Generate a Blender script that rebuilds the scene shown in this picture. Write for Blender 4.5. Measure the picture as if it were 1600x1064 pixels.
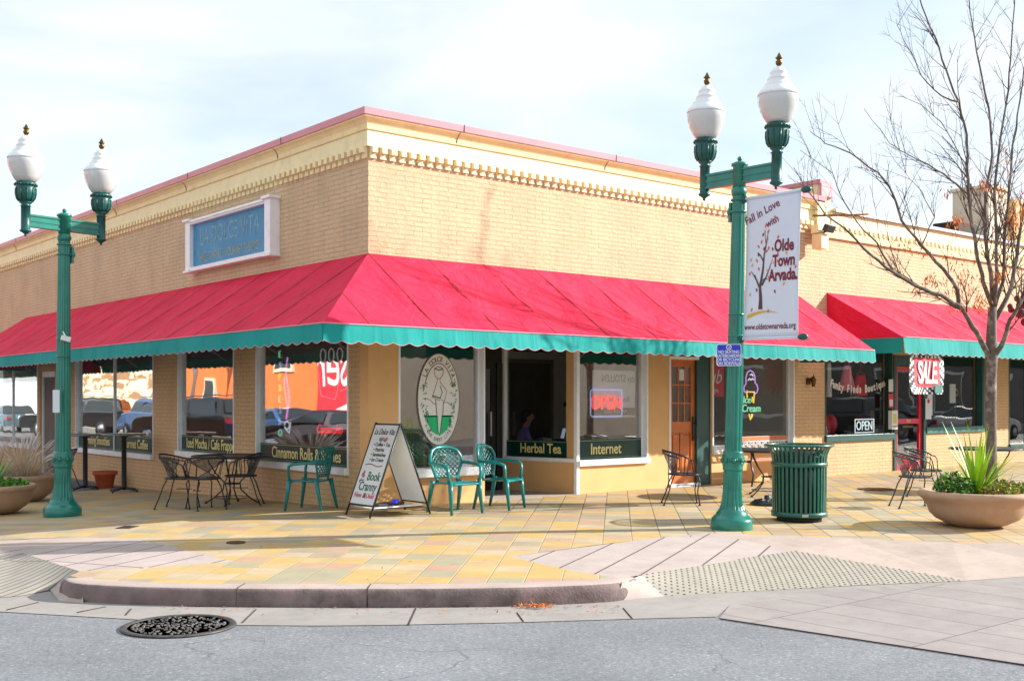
import bpy, bmesh, math, random
from mathutils import Vector, Matrix, Euler
R_ = math.radians
random.seed(7)
for o in list(bpy.data.objects): bpy.data.objects.remove(o)
S = bpy.context.scene
COL = S.collection

# ------------------------------------------------------------------ camera, sky, sun, exposure
FPX, HZ = 1742.0, 624.0
YAW = R_(50.4)
FW = Vector((math.cos(YAW), math.sin(YAW), 0)); RT = Vector((math.sin(YAW), -math.cos(YAW), 0))
CAM = Vector((-8.179, -12.961, 1.5))
cd = bpy.data.cameras.new('camera'); cam = bpy.data.objects.new('camera', cd); COL.objects.link(cam)
cam.location = CAM; cam.rotation_euler = (R_(90), 0, YAW - R_(90))
cd.sensor_width = 36; cd.lens = 36 * FPX / 1600; cd.shift_y = (HZ - 532) / 1600; cd.clip_end = 2000; cd.clip_start = .1
S.camera = cam

SUN = Vector((1.86, -1.06, 1.0)).normalized()
w = bpy.data.worlds.new('World'); S.world = w; w.use_nodes = True
nt = w.node_tree; N = nt.nodes; L = nt.links
bg = N['Background']; bg.inputs[1].default_value = 1.0
sky = N.new('ShaderNodeTexSky'); sky.sky_type = 'NISHITA'; sky.sun_disc = False
sky.sun_elevation = math.asin(SUN.z); sky.sun_rotation = math.atan2(SUN.x, SUN.y)
sm = N.new('ShaderNodeVectorMath'); sm.operation = 'SCALE'; sm.inputs['Scale'].default_value = 0.12
L.new(sky.outputs[0], sm.inputs[0])
tc = N.new('ShaderNodeTexCoord'); mp = N.new('ShaderNodeMapping'); mp.inputs['Scale'].default_value = (1.2, 1.2, 3.6)
L.new(tc.outputs['Generated'], mp.inputs['Vector'])
n1 = N.new('ShaderNodeTexNoise'); n1.inputs['Scale'].default_value = 1.7; n1.inputs['Detail'].default_value = 5; n1.inputs['Roughness'].default_value = .5; n1.inputs['Distortion'].default_value = .5
L.new(mp.outputs[0], n1.inputs['Vector'])
cr = N.new('ShaderNodeValToRGB'); cr.color_ramp.elements[0].position = .34; cr.color_ramp.elements[1].position = .56
cr.color_ramp.elements[0].color = (.36, .36, .36, 1); cr.color_ramp.elements[1].color = (.98, .98, .98, 1)
L.new(n1.outputs[0], cr.inputs[0])
mx = N.new('ShaderNodeMix'); mx.data_type = 'RGBA'; mx.inputs['B'].default_value = (.50, .54, .57, 1)
L.new(cr.outputs[0], mx.inputs['Factor']); L.new(sm.outputs[0], mx.inputs['A']); L.new(mx.outputs['Result'], bg.inputs[0])

sd = bpy.data.lights.new('sun', 'SUN'); sd.energy = 4.6; sd.angle = R_(.6); sd.color = (1, .955, .88)
so = bpy.data.objects.new('sun', sd); COL.objects.link(so); so.rotation_euler = (-SUN).to_track_quat('-Z', 'Y').to_euler()
so.location = (0, 0, 30)
S.view_settings.view_transform = 'Standard'; S.view_settings.look = 'None'; S.view_settings.exposure = 1.0; S.view_settings.gamma = 1
S.render.engine = 'CYCLES'
S.cycles.max_bounces = 7; S.cycles.transparent_max_bounces = 16

# ------------------------------------------------------------------ helpers
def P(px, py, d):                      # photograph pixel at a given distance -> world point
    return CAM + d * (FW + (px - 800) / FPX * RT + Vector((0, 0, (HZ - py) / FPX)))
def PZ(px, py, z):
    return P(px, py, (z - 1.5) * FPX / (HZ - py))
def gz(x, y): return -0.026 * max(0, y) - 0.01 * max(0, -y) - 0.01 * max(0, -x)

def tag(o, label=None, cat=None, group=None, kind=None):
    if label: o['label'] = label
    if cat: o['category'] = cat
    if group: o['group'] = group
    if kind: o['kind'] = kind
    return o
def empty(name, loc=(0, 0, 0), rz=0, label=None, cat=None, group=None):
    o = bpy.data.objects.new(name, None); COL.objects.link(o); o.location = loc; o.rotation_euler = (0, 0, rz)
    o.empty_display_size = .1
    return tag(o, label, cat, group)
def kids(o): return [c for c in bpy.data.objects if c.parent == o]
def copy_tree(o, parent=None, label=None):
    c = o.copy(); COL.objects.link(c); c.parent = parent
    for ch in kids(o): copy_tree(ch, c)
    if label: c['label'] = label
    return c

class MB:
    def __init__(s): s.v = []; s.f = []; s.m = []; s.s = []
    def add(s, vs, fs, m=0, smooth=False):
        b = len(s.v); s.v += [tuple(v) for v in vs]
        for f in fs: s.f.append(tuple(b + i for i in f)); s.m.append(m); s.s.append(smooth)
        return s
    def box(s, x0, x1, y0, y1, z0, z1, m=0):
        if x0 > x1: x0, x1 = x1, x0
        if y0 > y1: y0, y1 = y1, y0
        if z0 > z1: z0, z1 = z1, z0
        vs = [(x, y, z) for z in (z0, z1) for y in (y0, y1) for x in (x0, x1)]
        return s.add(vs, [(0, 2, 3, 1), (4, 5, 7, 6), (0, 1, 5, 4), (2, 6, 7, 3), (0, 4, 6, 2), (1, 3, 7, 5)], m)
    def obox(s, c, size, mat=None, m=0):
        mat = mat or Matrix.Identity(3); c = Vector(c)
        vs = [c + mat @ Vector((x * size[0] / 2, y * size[1] / 2, z * size[2] / 2)) for z in (-1, 1) for y in (-1, 1) for x in (-1, 1)]
        return s.add(vs, [(0, 2, 3, 1), (4, 5, 7, 6), (0, 1, 5, 4), (2, 6, 7, 3), (0, 4, 6, 2), (1, 3, 7, 5)], m)
    def tube(s, pts, r, n=6, m=0, closed=False, flat=1.0, smooth=True):
        pts = [Vector(p) for p in pts]; k = len(pts)
        rs = r if isinstance(r, (list, tuple)) else [r] * k
        rings = []; prev = None
        for i, p in enumerate(pts):
            if closed: t = pts[(i + 1) % k] - pts[i - 1]
            else: t = pts[min(i + 1, k - 1)] - pts[max(i - 1, 0)]
            if t.length < 1e-9: t = Vector((0, 0, 1))
            t.normalize()
            if prev is None:
                a = Vector((0, 0, 1)) if abs(t.z) < .9 else Vector((1, 0, 0))
                u = t.cross(a).normalized()
            else:
                u = prev - t * prev.dot(t)
                u = u.normalized() if u.length > 1e-6 else t.orthogonal().normalized()
            prev = u; v = t.cross(u)
            rings.append([p + rs[i] * (math.cos(2 * math.pi * j / n) * u + flat * math.sin(2 * math.pi * j / n) * v) for j in range(n)])
        vs = [q for ring in rings for q in ring]; fs = []
        for i in range(k if closed else k - 1):
            a = i * n; b = ((i + 1) % k) * n
            for j in range(n): fs.append((a + j, a + (j + 1) % n, b + (j + 1) % n, b + j))
        if not closed: fs.append(tuple(range(n))[::-1]); fs.append(tuple((k - 1) * n + j for j in range(n)))
        return s.add(vs, fs, m, smooth)
    def lathe(s, prof, n=24, c=(0, 0, 0), m=0, flute=None, smooth=True):
        vs = []; fs = []; k = len(prof)
        for i, (r, z) in enumerate(prof):
            for j in range(n):
                a = 2 * math.pi * j / n; rr = r
                if flute and flute[0] <= z <= flute[1] and j % 2: rr = r * flute[2]
                vs.append((c[0] + rr * math.cos(a), c[1] + rr * math.sin(a), c[2] + z))
        for i in range(k - 1):
            for j in range(n): fs.append((i * n + j, i * n + (j + 1) % n, (i + 1) * n + (j + 1) % n, (i + 1) * n + j))
        fs.append(tuple(range(n))[::-1]); fs.append(tuple((k - 1) * n + j for j in range(n)))
        return s.add(vs, fs, m, smooth)
    def ball(s, c, r, n=10, m=0, sx=1, sy=1, sz=1):
        k = max(4, n // 2 + 1)
        vs = [(c[0], c[1], c[2] - r * sz)]; fs = []
        for i in range(1, k):
            a = -math.pi / 2 + math.pi * i / k
            for j in range(n):
                b = 2 * math.pi * j / n; vs.append((c[0] + r * sx * math.cos(a) * math.cos(b), c[1] + r * sy * math.cos(a) * math.sin(b), c[2] + r * sz * math.sin(a)))
        vs.append((c[0], c[1], c[2] + r * sz)); top = len(vs) - 1
        for j in range(n): fs.append((0, 1 + (j + 1) % n, 1 + j)); fs.append((top, top - n + j, top - n + (j + 1) % n))
        for i in range(k - 2):
            for j in range(n):
                a = 1 + i * n; fs.append((a + j, a + (j + 1) % n, a + n + (j + 1) % n, a + n + j))
        return s.add(vs, fs, m, True)
    def prism(s, poly, fn, d0, d1, m=0):       # poly 2d, fn(u,v,d)->xyz
        k = len(poly); vs = [fn(u, v, d0) for u, v in poly] + [fn(u, v, d1) for u, v in poly]
        fs = [tuple(range(k)), tuple(range(2 * k - 1, k - 1, -1))] + [(i, i + k, (i + 1) % k + k, (i + 1) % k) for i in range(k)]
        return s.add(vs, fs, m)
    def leaf(s, p, d, up, L_, W_, m=0):
        p = Vector(p); d = Vector(d).normalized(); sd_ = d.cross(Vector(up)); sd_ = sd_.normalized() if sd_.length > 1e-5 else d.orthogonal().normalized()
        return s.add([p, p + d * L_ * .5 + sd_ * W_ / 2, p + d * L_, p + d * L_ * .5 - sd_ * W_ / 2], [(0, 1, 2, 3)], m)
    def build(s, name, mats, parent=None, bevel=0, fix=True):
        me = bpy.data.meshes.new(name); me.from_pydata(s.v, [], s.f)
        me.polygons.foreach_set('material_index', s.m); me.polygons.foreach_set('use_smooth', s.s)
        for mt in (mats if isinstance(mats, (list, tuple)) else [mats]): me.materials.append(mt)
        if fix and len(s.f) < 60000:
            bm = bmesh.new(); bm.from_mesh(me); bmesh.ops.recalc_face_normals(bm, faces=bm.faces)
            bm.to_mesh(me); bm.free()
        me.update()
        o = bpy.data.objects.new(name, me); COL.objects.link(o)
        if parent: o.parent = parent
        if bevel:
            b = o.modifiers.new('bevel', 'BEVEL'); b.width = bevel; b.segments = 2; b.limit_method = 'ANGLE'; b.angle_limit = R_(40)
        return o

# ------------------------------------------------------------------ materials
def lin(r, g, b):
    f = lambda c: (c / 255 / 12.92 if c / 255 <= .04045 else ((c / 255 + .055) / 1.055) ** 2.4)
    return (f(r), f(g), f(b))
def newmat(name):
    m = bpy.data.materials.new(name); m.use_nodes = True
    return m, m.node_tree.nodes, m.node_tree.links, m.node_tree.nodes['Principled BSDF']
def mat(name, col, rough=.6, metal=0, var=.12, scale=6, bump=0, bscale=60, spec=.5, coat=0, emis=0, stain=None, sscale=2.0, samt=.5):
    m, N, L, B = newmat(name)
    B.inputs['Roughness'].default_value = rough; B.inputs['Metallic'].default_value = metal
    B.inputs['Specular IOR Level'].default_value = spec; B.inputs['Coat Weight'].default_value = coat
    tc = N.new('ShaderNodeTexCoord')
    if var:
        n = N.new('ShaderNodeTexNoise'); n.inputs['Scale'].default_value = scale; n.inputs['Detail'].default_value = 6
        L.new(tc.outputs['Object'], n.inputs['Vector'])
        r = N.new('ShaderNodeValToRGB'); r.color_ramp.elements[0].position = .3; r.color_ramp.elements[1].position = .7
        r.color_ramp.elements[0].color = tuple(c * (1 - var) for c in col) + (1,); r.color_ramp.elements[1].color = tuple(min(1, c * (1 + var)) for c in col) + (1,)
        L.new(n.outputs[0], r.inputs[0]); out = r.outputs[0]
        if stain:
            n2 = N.new('ShaderNodeTexNoise'); n2.inputs['Scale'].default_value = sscale; n2.inputs['Detail'].default_value = 8; n2.inputs['Roughness'].default_value = .7
            L.new(tc.outputs['Object'], n2.inputs['Vector'])
            r2 = N.new('ShaderNodeValToRGB'); r2.color_ramp.elements[0].position = .5; r2.color_ramp.elements[1].position = .75
            r2.color_ramp.elements[1].color = (samt, samt, samt, 1); L.new(n2.outputs[0], r2.inputs[0])
            x = N.new('ShaderNodeMix'); x.data_type = 'RGBA'; x.inputs['B'].default_value = tuple(stain) + (1,)
            L.new(r2.outputs[0], x.inputs['Factor']); L.new(out, x.inputs['A']); out = x.outputs['Result']
        L.new(out, B.inputs['Base Color'])
    else: B.inputs['Base Color'].default_value = tuple(col) + (1,)
    if emis: B.inputs['Emission Color'].default_value = tuple(col) + (1,); B.inputs['Emission Strength'].default_value = emis
    if bump:
        n = N.new('ShaderNodeTexNoise'); n.inputs['Scale'].default_value = bscale; n.inputs['Detail'].default_value = 4
        L.new(tc.outputs['Object'], n.inputs['Vector'])
        b = N.new('ShaderNodeBump'); b.inputs['Strength'].default_value = bump; b.inputs['Distance'].default_value = .01
        L.new(n.outputs[0], b.inputs['Height']); L.new(b.outputs[0], B.inputs['Normal'])
    return m
def brick(name, col, mort, rough=.8, bw=.215, bh=.068, ms=.007, chips=.5, dirt=(.3, .2, .12), colvar=.07, bumpd=.012, msm=.1, joint=1.0):
    m, N, L, B = newmat(name); B.inputs['Roughness'].default_value = rough
    tc = N.new('ShaderNodeTexCoord'); sp = N.new('ShaderNodeSeparateXYZ'); L.new(tc.outputs['Object'], sp.inputs[0])
    ad = N.new('ShaderNodeMath'); L.new(sp.outputs[0], ad.inputs[0]); L.new(sp.outputs[1], ad.inputs[1])
    # slight waviness of the courses
    nw = N.new('ShaderNodeTexNoise'); nw.inputs['Scale'].default_value = 3.5; nw.inputs['Detail'].default_value = 3; L.new(tc.outputs['Object'], nw.inputs['Vector'])
    wv = N.new('ShaderNodeMath'); wv.operation = 'MULTIPLY_ADD'; wv.inputs[1].default_value = .02; L.new(nw.outputs[0], wv.inputs[0]); L.new(sp.outputs[2], wv.inputs[2])
    cb = N.new('ShaderNodeCombineXYZ'); L.new(ad.outputs[0], cb.inputs[0]); L.new(wv.outputs[0], cb.inputs[1])
    br = N.new('ShaderNodeTexBrick'); br.inputs['Scale'].default_value = 1; br.inputs['Brick Width'].default_value = bw; br.inputs['Row Height'].default_value = bh
    br.inputs['Mortar Size'].default_value = ms; br.inputs['Mortar Smooth'].default_value = msm
    br.inputs['Color1'].default_value = tuple(c * (1 - colvar) for c in col) + (1,); br.inputs['Color2'].default_value = tuple(min(1, c * (1 + colvar)) for c in col) + (1,)
    br.inputs['Mortar'].default_value = tuple(mort) + (1,); L.new(cb.outputs[0], br.inputs['Vector'])
    # broken joints: painted-over joints fade in and out
    mk = N.new('ShaderNodeTexNoise'); mk.inputs['Scale'].default_value = 4; mk.inputs['Detail'].default_value = 6; mk.inputs['Roughness'].default_value = .7; L.new(tc.outputs['Object'], mk.inputs['Vector'])
    mr = N.new('ShaderNodeMapRange'); mr.inputs[1].default_value = .35; mr.inputs[2].default_value = .62; mr.inputs[3].default_value = .25 * joint; mr.inputs[4].default_value = joint; L.new(mk.outputs[0], mr.inputs[0])
    ml = N.new('ShaderNodeMath'); ml.operation = 'MULTIPLY'; L.new(br.outputs['Fac'], ml.inputs[0]); L.new(mr.outputs[0], ml.inputs[1])
    base = N.new('ShaderNodeTexNoise'); base.inputs['Scale'].default_value = 1.3; base.inputs['Detail'].default_value = 8; L.new(tc.outputs['Object'], base.inputs['Vector'])
    rr = N.new('ShaderNodeValToRGB'); rr.color_ramp.elements[0].position = .3; rr.color_ramp.elements[1].position = .7
    rr.color_ramp.elements[0].color = tuple(c * .9 for c in col) + (1,); rr.color_ramp.elements[1].color = tuple(min(1, c * 1.07) for c in col) + (1,); L.new(base.outputs[0], rr.inputs[0])
    x0 = N.new('ShaderNodeMix'); x0.data_type = 'RGBA'; x0.inputs['Factor'].default_value = .5; L.new(br.outputs['Color'], x0.inputs['B']); L.new(rr.outputs[0], x0.inputs['A'])
    x1 = N.new('ShaderNodeMix'); x1.data_type = 'RGBA'; x1.inputs['B'].default_value = tuple(mort) + (1,); L.new(ml.outputs[0], x1.inputs['Factor']); L.new(rr.outputs[0], x1.inputs['A'])
    if colvar > .1: L.new(x0.outputs['Result'], x1.inputs['A'])
    # chips and dirt specks
    ch = N.new('ShaderNodeTexNoise'); ch.inputs['Scale'].default_value = 11; ch.inputs['Detail'].default_value = 9; ch.inputs['Roughness'].default_value = .75; L.new(tc.outputs['Object'], ch.inputs['Vector'])
    cr_ = N.new('ShaderNodeMapRange'); cr_.inputs[1].default_value = .63; cr_.inputs[2].default_value = .70; cr_.inputs[4].default_value = chips; L.new(ch.outputs[0], cr_.inputs[0])
    x2 = N.new('ShaderNodeMix'); x2.data_type = 'RGBA'; x2.inputs['B'].default_value = tuple(dirt) + (1,); L.new(cr_.outputs[0], x2.inputs['Factor']); L.new(x1.outputs['Result'], x2.inputs['A'])
    # run-off streaks and uneven repainting
    smp = N.new('ShaderNodeMapping'); smp.inputs['Scale'].default_value = (2.2, 2.2, .35); L.new(tc.outputs['Object'], smp.inputs['Vector'])
    stn = N.new('ShaderNodeTexNoise'); stn.inputs['Scale'].default_value = 1.6; stn.inputs['Detail'].default_value = 7; stn.inputs['Roughness'].default_value = .65; L.new(smp.outputs[0], stn.inputs['Vector'])
    str_ = N.new('ShaderNodeMapRange'); str_.inputs[1].default_value = .5; str_.inputs[2].default_value = .72; str_.inputs[4].default_value = .32; L.new(stn.outputs[0], str_.inputs[0])
    x3 = N.new('ShaderNodeMix'); x3.data_type = 'RGBA'; x3.inputs['B'].default_value = tuple(c * .62 for c in col) + (1,); L.new(str_.outputs[0], x3.inputs['Factor']); L.new(x2.outputs['Result'], x3.inputs['A'])
    L.new(x3.outputs['Result'], B.inputs['Base Color'])
    h = N.new('ShaderNodeMath'); h.operation = 'MULTIPLY_ADD'; h.inputs[1].default_value = -1; L.new(ml.outputs[0], h.inputs[0])
    hh = N.new('ShaderNodeMath'); hh.operation = 'MULTIPLY'; hh.inputs[1].default_value = 2.4; L.new(ch.outputs[0], hh.inputs[0]); L.new(hh.outputs[0], h.inputs[2])
    bm_ = N.new('ShaderNodeBump'); bm_.inputs['Strength'].default_value = .8; bm_.inputs['Distance'].default_value = bumpd; L.new(h.outputs[0], bm_.inputs['Height']); L.new(bm_.outputs[0], B.inputs['Normal'])
    return m

TAN = (.645, .475, .288); TAN2 = (.67, .44, .235)
M = {}
M['brick'] = brick('painted_brick', TAN, tuple(c * .66 for c in TAN), chips=.6, bw=.30)
M['brick_low'] = brick('painted_brick_low', TAN2, tuple(c * .66 for c in TAN2), chips=.3, bh=.07)
M['stucco'] = mat('tan_stucco', (.74, .435, .19), .85, var=.06, scale=2.5, bump=.25, bscale=90, stain=lin(190, 140, 90), sscale=1.2, samt=.25)
M['stucco_wall'] = mat('beige_stucco', lin(222, 204, 180), .9, var=.06, scale=1.5, bump=.3, stain=lin(150, 130, 110), samt=.3)
M['cream'] = mat('cream_trim', lin(236, 220, 172), .55, var=.04, scale=3, bump=.05, stain=lin(150, 125, 80), sscale=5, samt=.3)
M['cream_d'] = mat('gold_trim', lin(226, 202, 142), .6, var=.06, scale=3, stain=lin(120, 90, 50), sscale=6, samt=.35)
M['cream_c'] = mat('crown_cream', lin(236, 218, 166), .55, var=.05, scale=3, stain=lin(150, 120, 70), sscale=6, samt=.35)
M['coping'] = mat('faded_red_coping', lin(206, 134, 144), .4, var=.06, scale=2, metal=.0)
M['seam'] = mat('dark_seam', (.05, .03, .03), .8, var=0)
M['white'] = mat('white_paint', (.84, .86, .88), .45, var=.04, scale=8, stain=(.5, .48, .45), sscale=7, samt=.25)
M['whitesign'] = mat('white_board', (.72, .75, .74), .5, var=.04, scale=3)
M['trimgreen'] = mat('dark_green_trim', (.016, .075, .07), .4, var=.12)
M['teal_sill'] = mat('teal_sill', (.03, .17, .16), .5, var=.15)
M['band'] = mat('green_window_band', (.004, .04, .033), .25, var=.06, scale=2)
M['gold'] = mat('gold_lettering', lin(228, 214, 142), .4, var=.1, scale=20)
M['goldline'] = mat('pale_green_line', lin(130, 160, 120), .4, var=0)
M['polegreen'] = mat('lamp_green_enamel', (.001, .18, .135), .3, var=.15, scale=5, coat=.35, bump=.06, bscale=40, stain=(.002, .07, .055), sscale=7, samt=.4)
M['urn'] = mat('lamp_dark_green', (.001, .075, .066), .38, var=.2, scale=22, bump=.35, bscale=28)
M['brass'] = mat('dark_brass', (.13, .075, .02), .35, metal=.9, var=.2)
M['can'] = mat('bin_green', (.004, .10, .07), .33, var=.12, scale=10, coat=.3)
M['black'] = mat('black_iron', (.018, .022, .026), .42, var=.2, scale=20)
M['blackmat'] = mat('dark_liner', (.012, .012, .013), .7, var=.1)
M['plastic'] = mat('green_resin', (.006, .19, .185), .28, var=.12, scale=5)
M['planter'] = mat('tan_concrete', lin(176, 142, 116), .75, var=.08, scale=5, bump=.15, bscale=50, stain=lin(120, 95, 75), sscale=2.2, samt=.4)
M['terra'] = mat('terracotta', lin(186, 88, 52), .8, var=.1)
M['soil'] = mat('soil', (.05, .03, .018), .95, var=.4, scale=20, bump=.6)
M['bark'] = mat('grey_bark', lin(96, 84, 78), .85, var=.3, scale=14, bump=.7, bscale=25, stain=lin(190, 180, 168), sscale=5, samt=.8)
M['twig'] = mat('twig', lin(78, 60, 54), .8, var=.15)
M['leaf_o'] = mat('orange_leaf', lin(222, 120, 34), .6, var=.25, scale=5)
M['leaf_g'] = mat('green_leaf', (.13, .34, .02), .45, var=.25, scale=6)
M['leaf_d'] = mat('dark_green_leaf', (.02, .10, .015), .5, var=.3, scale=6)
M['leaf_y'] = mat('yellow_leaf', (.42, .36, .05), .55, var=.3, scale=6)
M['leaf_b'] = mat('brown_leaf', (.20, .09, .025), .8, var=.3, scale=6)
M['straw'] = mat('straw', lin(205, 186, 160), .8, var=.25, scale=3)
M['plume'] = mat('plume', lin(212, 200, 194), .9, var=.2, scale=3)
M['blade'] = mat('spike_blade', (.34, .55, .03), .4, var=.3, scale=4)
M['wood'] = mat('varnished_door', lin(196, 104, 34), .35, var=.18, scale=4, coat=.3)
M['wood2'] = mat('bench_wood', lin(190, 110, 62), .5, var=.2)
M['red'] = mat('red_paint', (.62, .02, .055), .4, var=.08)
M['blueS'] = mat('sign_blue_board', lin(60, 138, 180), .6, var=.12, scale=4, stain=lin(110, 170, 195), sscale=3, samt=.4)
M['fade'] = mat('faded_letter', lin(118, 158, 172), .7, var=.35, scale=14)
M['fade2'] = mat('faded_gold', lin(150, 160, 140), .7, var=.35, scale=14)
M['royal'] = mat('royal_blue', (.01, .03, .55), .35, var=.03)
M['maroon'] = mat('maroon_ink', (.17, .012, .035), .6, var=.0)
M['ink'] = mat('black_ink', (.02, .02, .03), .6, var=0)
M['inkg'] = mat('green_ink', (.03, .16, .12), .6, var=0)
M['inkr'] = mat('pink_ink', (.55, .10, .16), .6, var=0)
M['paper'] = mat('paper', (.66, .72, .76), .8, var=.02)
M['paperb'] = mat('translucent_paper', (.80, .87, .95), .8, var=.02)
M['banner'] = mat('banner_cloth', (.62, .68, .80), .8, var=.03, scale=2)
M['hill'] = mat('emblem_green', (.0, .58, .2), .5, var=.04)
M['emb'] = mat('emblem_cream', (.86, .83, .80), .6, var=.05, scale=2)
M['vine'] = mat('vine_green', (.08, .30, .16), .6, var=.1)
M['brownink'] = mat('brown_ink', (.12, .05, .03), .6, var=0)
M['dark'] = mat('interior_dark', (.16, .15, .14), .8, var=.15, scale=1.5)
M['doorway'] = mat('dim_doorway', (.085, .078, .07), .8, var=.3, scale=1.5)
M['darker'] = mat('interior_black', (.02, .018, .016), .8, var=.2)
M['intwall'] = mat('interior_wall', (.78, .74, .69), .85, var=.06, scale=1)
M['redp'] = mat('red_poster', (.6, .03, .05), .6, var=.1)
M['yellowp'] = mat('yellow_poster', (.62, .55, .16), .6, var=.05)
M['metal'] = mat('galvanised', (.45, .45, .45), .35, metal=.8, var=.1)
M['rust'] = mat('rusty_rod', (.30, .12, .03), .8, var=.3)
M['tyre'] = mat('tyre', (.015, .015, .015), .8, var=0)
M['rim'] = mat('rim', (.5, .5, .52), .25, metal=.8, var=0)
M['carglass'] = mat('car_glass', (.02, .03, .035), .06, var=0, spec=.8)
M['dark_pane'] = mat('opaque_dark_pane', (.03, .03, .032), .08, var=.1, spec=.6)  # pane coloured dark and opaque to block neon glow mirrored through the door
M['grey'] = mat('grey_cover', (.22, .19, .15), .8, var=.25, scale=25, bump=.4)
M['asph_roof'] = mat('roof_felt', (.12, .12, .12), .9, var=.2)
def emis(name, col, s):
    m, N, L, B = newmat(name); B.inputs['Base Color'].default_value = tuple(col) + (1,)
    B.inputs['Emission Color'].default_value = tuple(col) + (1,); B.inputs['Emission Strength'].default_value = s; return m
M['n_red'] = emis('neon_red', (1, .05, .05), .6); M['n_pink'] = emis('neon_pink', (.9, .25, .75), .7); M['n_blue'] = emis('neon_blue', (.35, .5, 1), .4)
M['n_green'] = emis('neon_green', (.3, .9, .55), .4); M['n_yel'] = emis('neon_yellow', (1, .7, .05), .5); M['n_vio'] = emis('neon_violet', (.62, .28, .85), .45)
M['n_wht'] = emis('neon_white', (.75, .85, .9), .5); M['n_dim'] = emis('neon_unlit_glow', (.8, .6, .6), .25)  # last one: faint glow put into tubes that are unlit

def glass(name, k, base, tint=(.94, .96, .955)):
    m, N, L, B = newmat(name); N.remove(B); out = N['Material Output']
    t = N.new('ShaderNodeBsdfTransparent'); t.inputs[0].default_value = tint + (1,)
    g = N.new('ShaderNodeBsdfGlossy'); g.inputs['Roughness'].default_value = .0; g.inputs[0].default_value = (1, 1, 1, 1)
    lw = N.new('ShaderNodeLayerWeight'); lw.inputs[0].default_value = .5; fr = N.new('ShaderNodeMath'); fr.operation = 'POWER'; fr.inputs[1].default_value = 5; L.new(lw.outputs['Facing'], fr.inputs[0])
    ma = N.new('ShaderNodeMath'); ma.operation = 'MULTIPLY_ADD'; ma.inputs[1].default_value = k; ma.inputs[2].default_value = base; ma.use_clamp = True
    L.new(fr.outputs[0], ma.inputs[0])
    nz = N.new('ShaderNodeTexNoise'); nz.inputs['Scale'].default_value = 1.1; nz.inputs['Detail'].default_value = 1
    tc = N.new('ShaderNodeTexCoord'); L.new(tc.outputs['Object'], nz.inputs['Vector'])
    b = N.new('ShaderNodeBump'); b.inputs['Strength'].default_value = .3; b.inputs['Distance'].default_value = .01; L.new(nz.outputs[0], b.inputs['Height']); L.new(b.outputs[0], g.inputs['Normal'])
    x = N.new('ShaderNodeMixShader'); L.new(ma.outputs[0], x.inputs[0]); L.new(t.outputs[0], x.inputs[1]); L.new(g.outputs[0], x.inputs[2]); L.new(x.outputs[0], out.inputs[0])
    return m
M['glass'] = glass('shop_glass', .9, .38); M['glass_r'] = glass('front_glass', .9, .25); M['glass_b'] = glass('boutique_glass', .7, .07)

def fabric(name, col, wr=.5, stretch=(1, 1, 1)):
    m, N, L, B = newmat(name); B.inputs['Roughness'].default_value = .75; B.inputs['Specular IOR Level'].default_value = .25
    tc = N.new('ShaderNodeTexCoord'); mp = N.new('ShaderNodeMapping'); mp.inputs['Scale'].default_value = stretch; mp.inputs['Rotation'].default_value = (0, 0, .5)
    L.new(tc.outputs['Object'], mp.inputs['Vector'])
    n = N.new('ShaderNodeTexNoise'); n.inputs['Scale'].default_value = 1.6; n.inputs['Detail'].default_value = 4; n.inputs['Distortion'].default_value = 1.2; L.new(mp.outputs[0], n.inputs['Vector'])
    n2 = N.new('ShaderNodeTexNoise'); n2.inputs['Scale'].default_value = .9; n2.inputs['Detail'].default_value = 6; L.new(tc.outputs['Object'], n2.inputs['Vector'])
    r = N.new('ShaderNodeValToRGB'); r.color_ramp.elements[0].position = .3; r.color_ramp.elements[1].position = .7
    r.color_ramp.elements[0].color = tuple(c * .88 for c in col) + (1,); r.color_ramp.elements[1].color = tuple(min(1, c * 1.1 + .01) for c in col) + (1,)
    L.new(n2.outputs[0], r.inputs[0]); L.new(r.outputs[0], B.inputs['Base Color'])
    b = N.new('ShaderNodeBump'); b.inputs['Strength'].default_value = wr; b.inputs['Distance'].default_value = .06; L.new(n.outputs[0], b.inputs['Height']); L.new(b.outputs[0], B.inputs['Normal'])
    return m
M['awnred'] = fabric('red_canvas', (.66, .010, .055), 1.0, (1.4, 1.4, 1.4))
M['awnteal'] = fabric('teal_canvas', (.0, .27, .255), .5, (1.6, 1.6, .3))
M['piping'] = mat('pink_piping', (.65, .28, .33), .6, var=0)
def meshmat():
    m, N, L, B = newmat('metal_mesh'); B.inputs['Base Color'].default_value = (.05, .06, .07, 1); B.inputs['Roughness'].default_value = .5
    tc = N.new('ShaderNodeTexCoord'); c = N.new('ShaderNodeTexChecker'); c.inputs['Scale'].default_value = 90; L.new(tc.outputs['Object'], c.inputs['Vector'])
    mr = N.new('ShaderNodeMapRange'); mr.inputs[3].default_value = .35; mr.inputs[4].default_value = .95; L.new(c.outputs['Fac'], mr.inputs[0]); L.new(mr.outputs[0], B.inputs['Alpha'])
    return m
M['mesh'] = meshmat()

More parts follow.
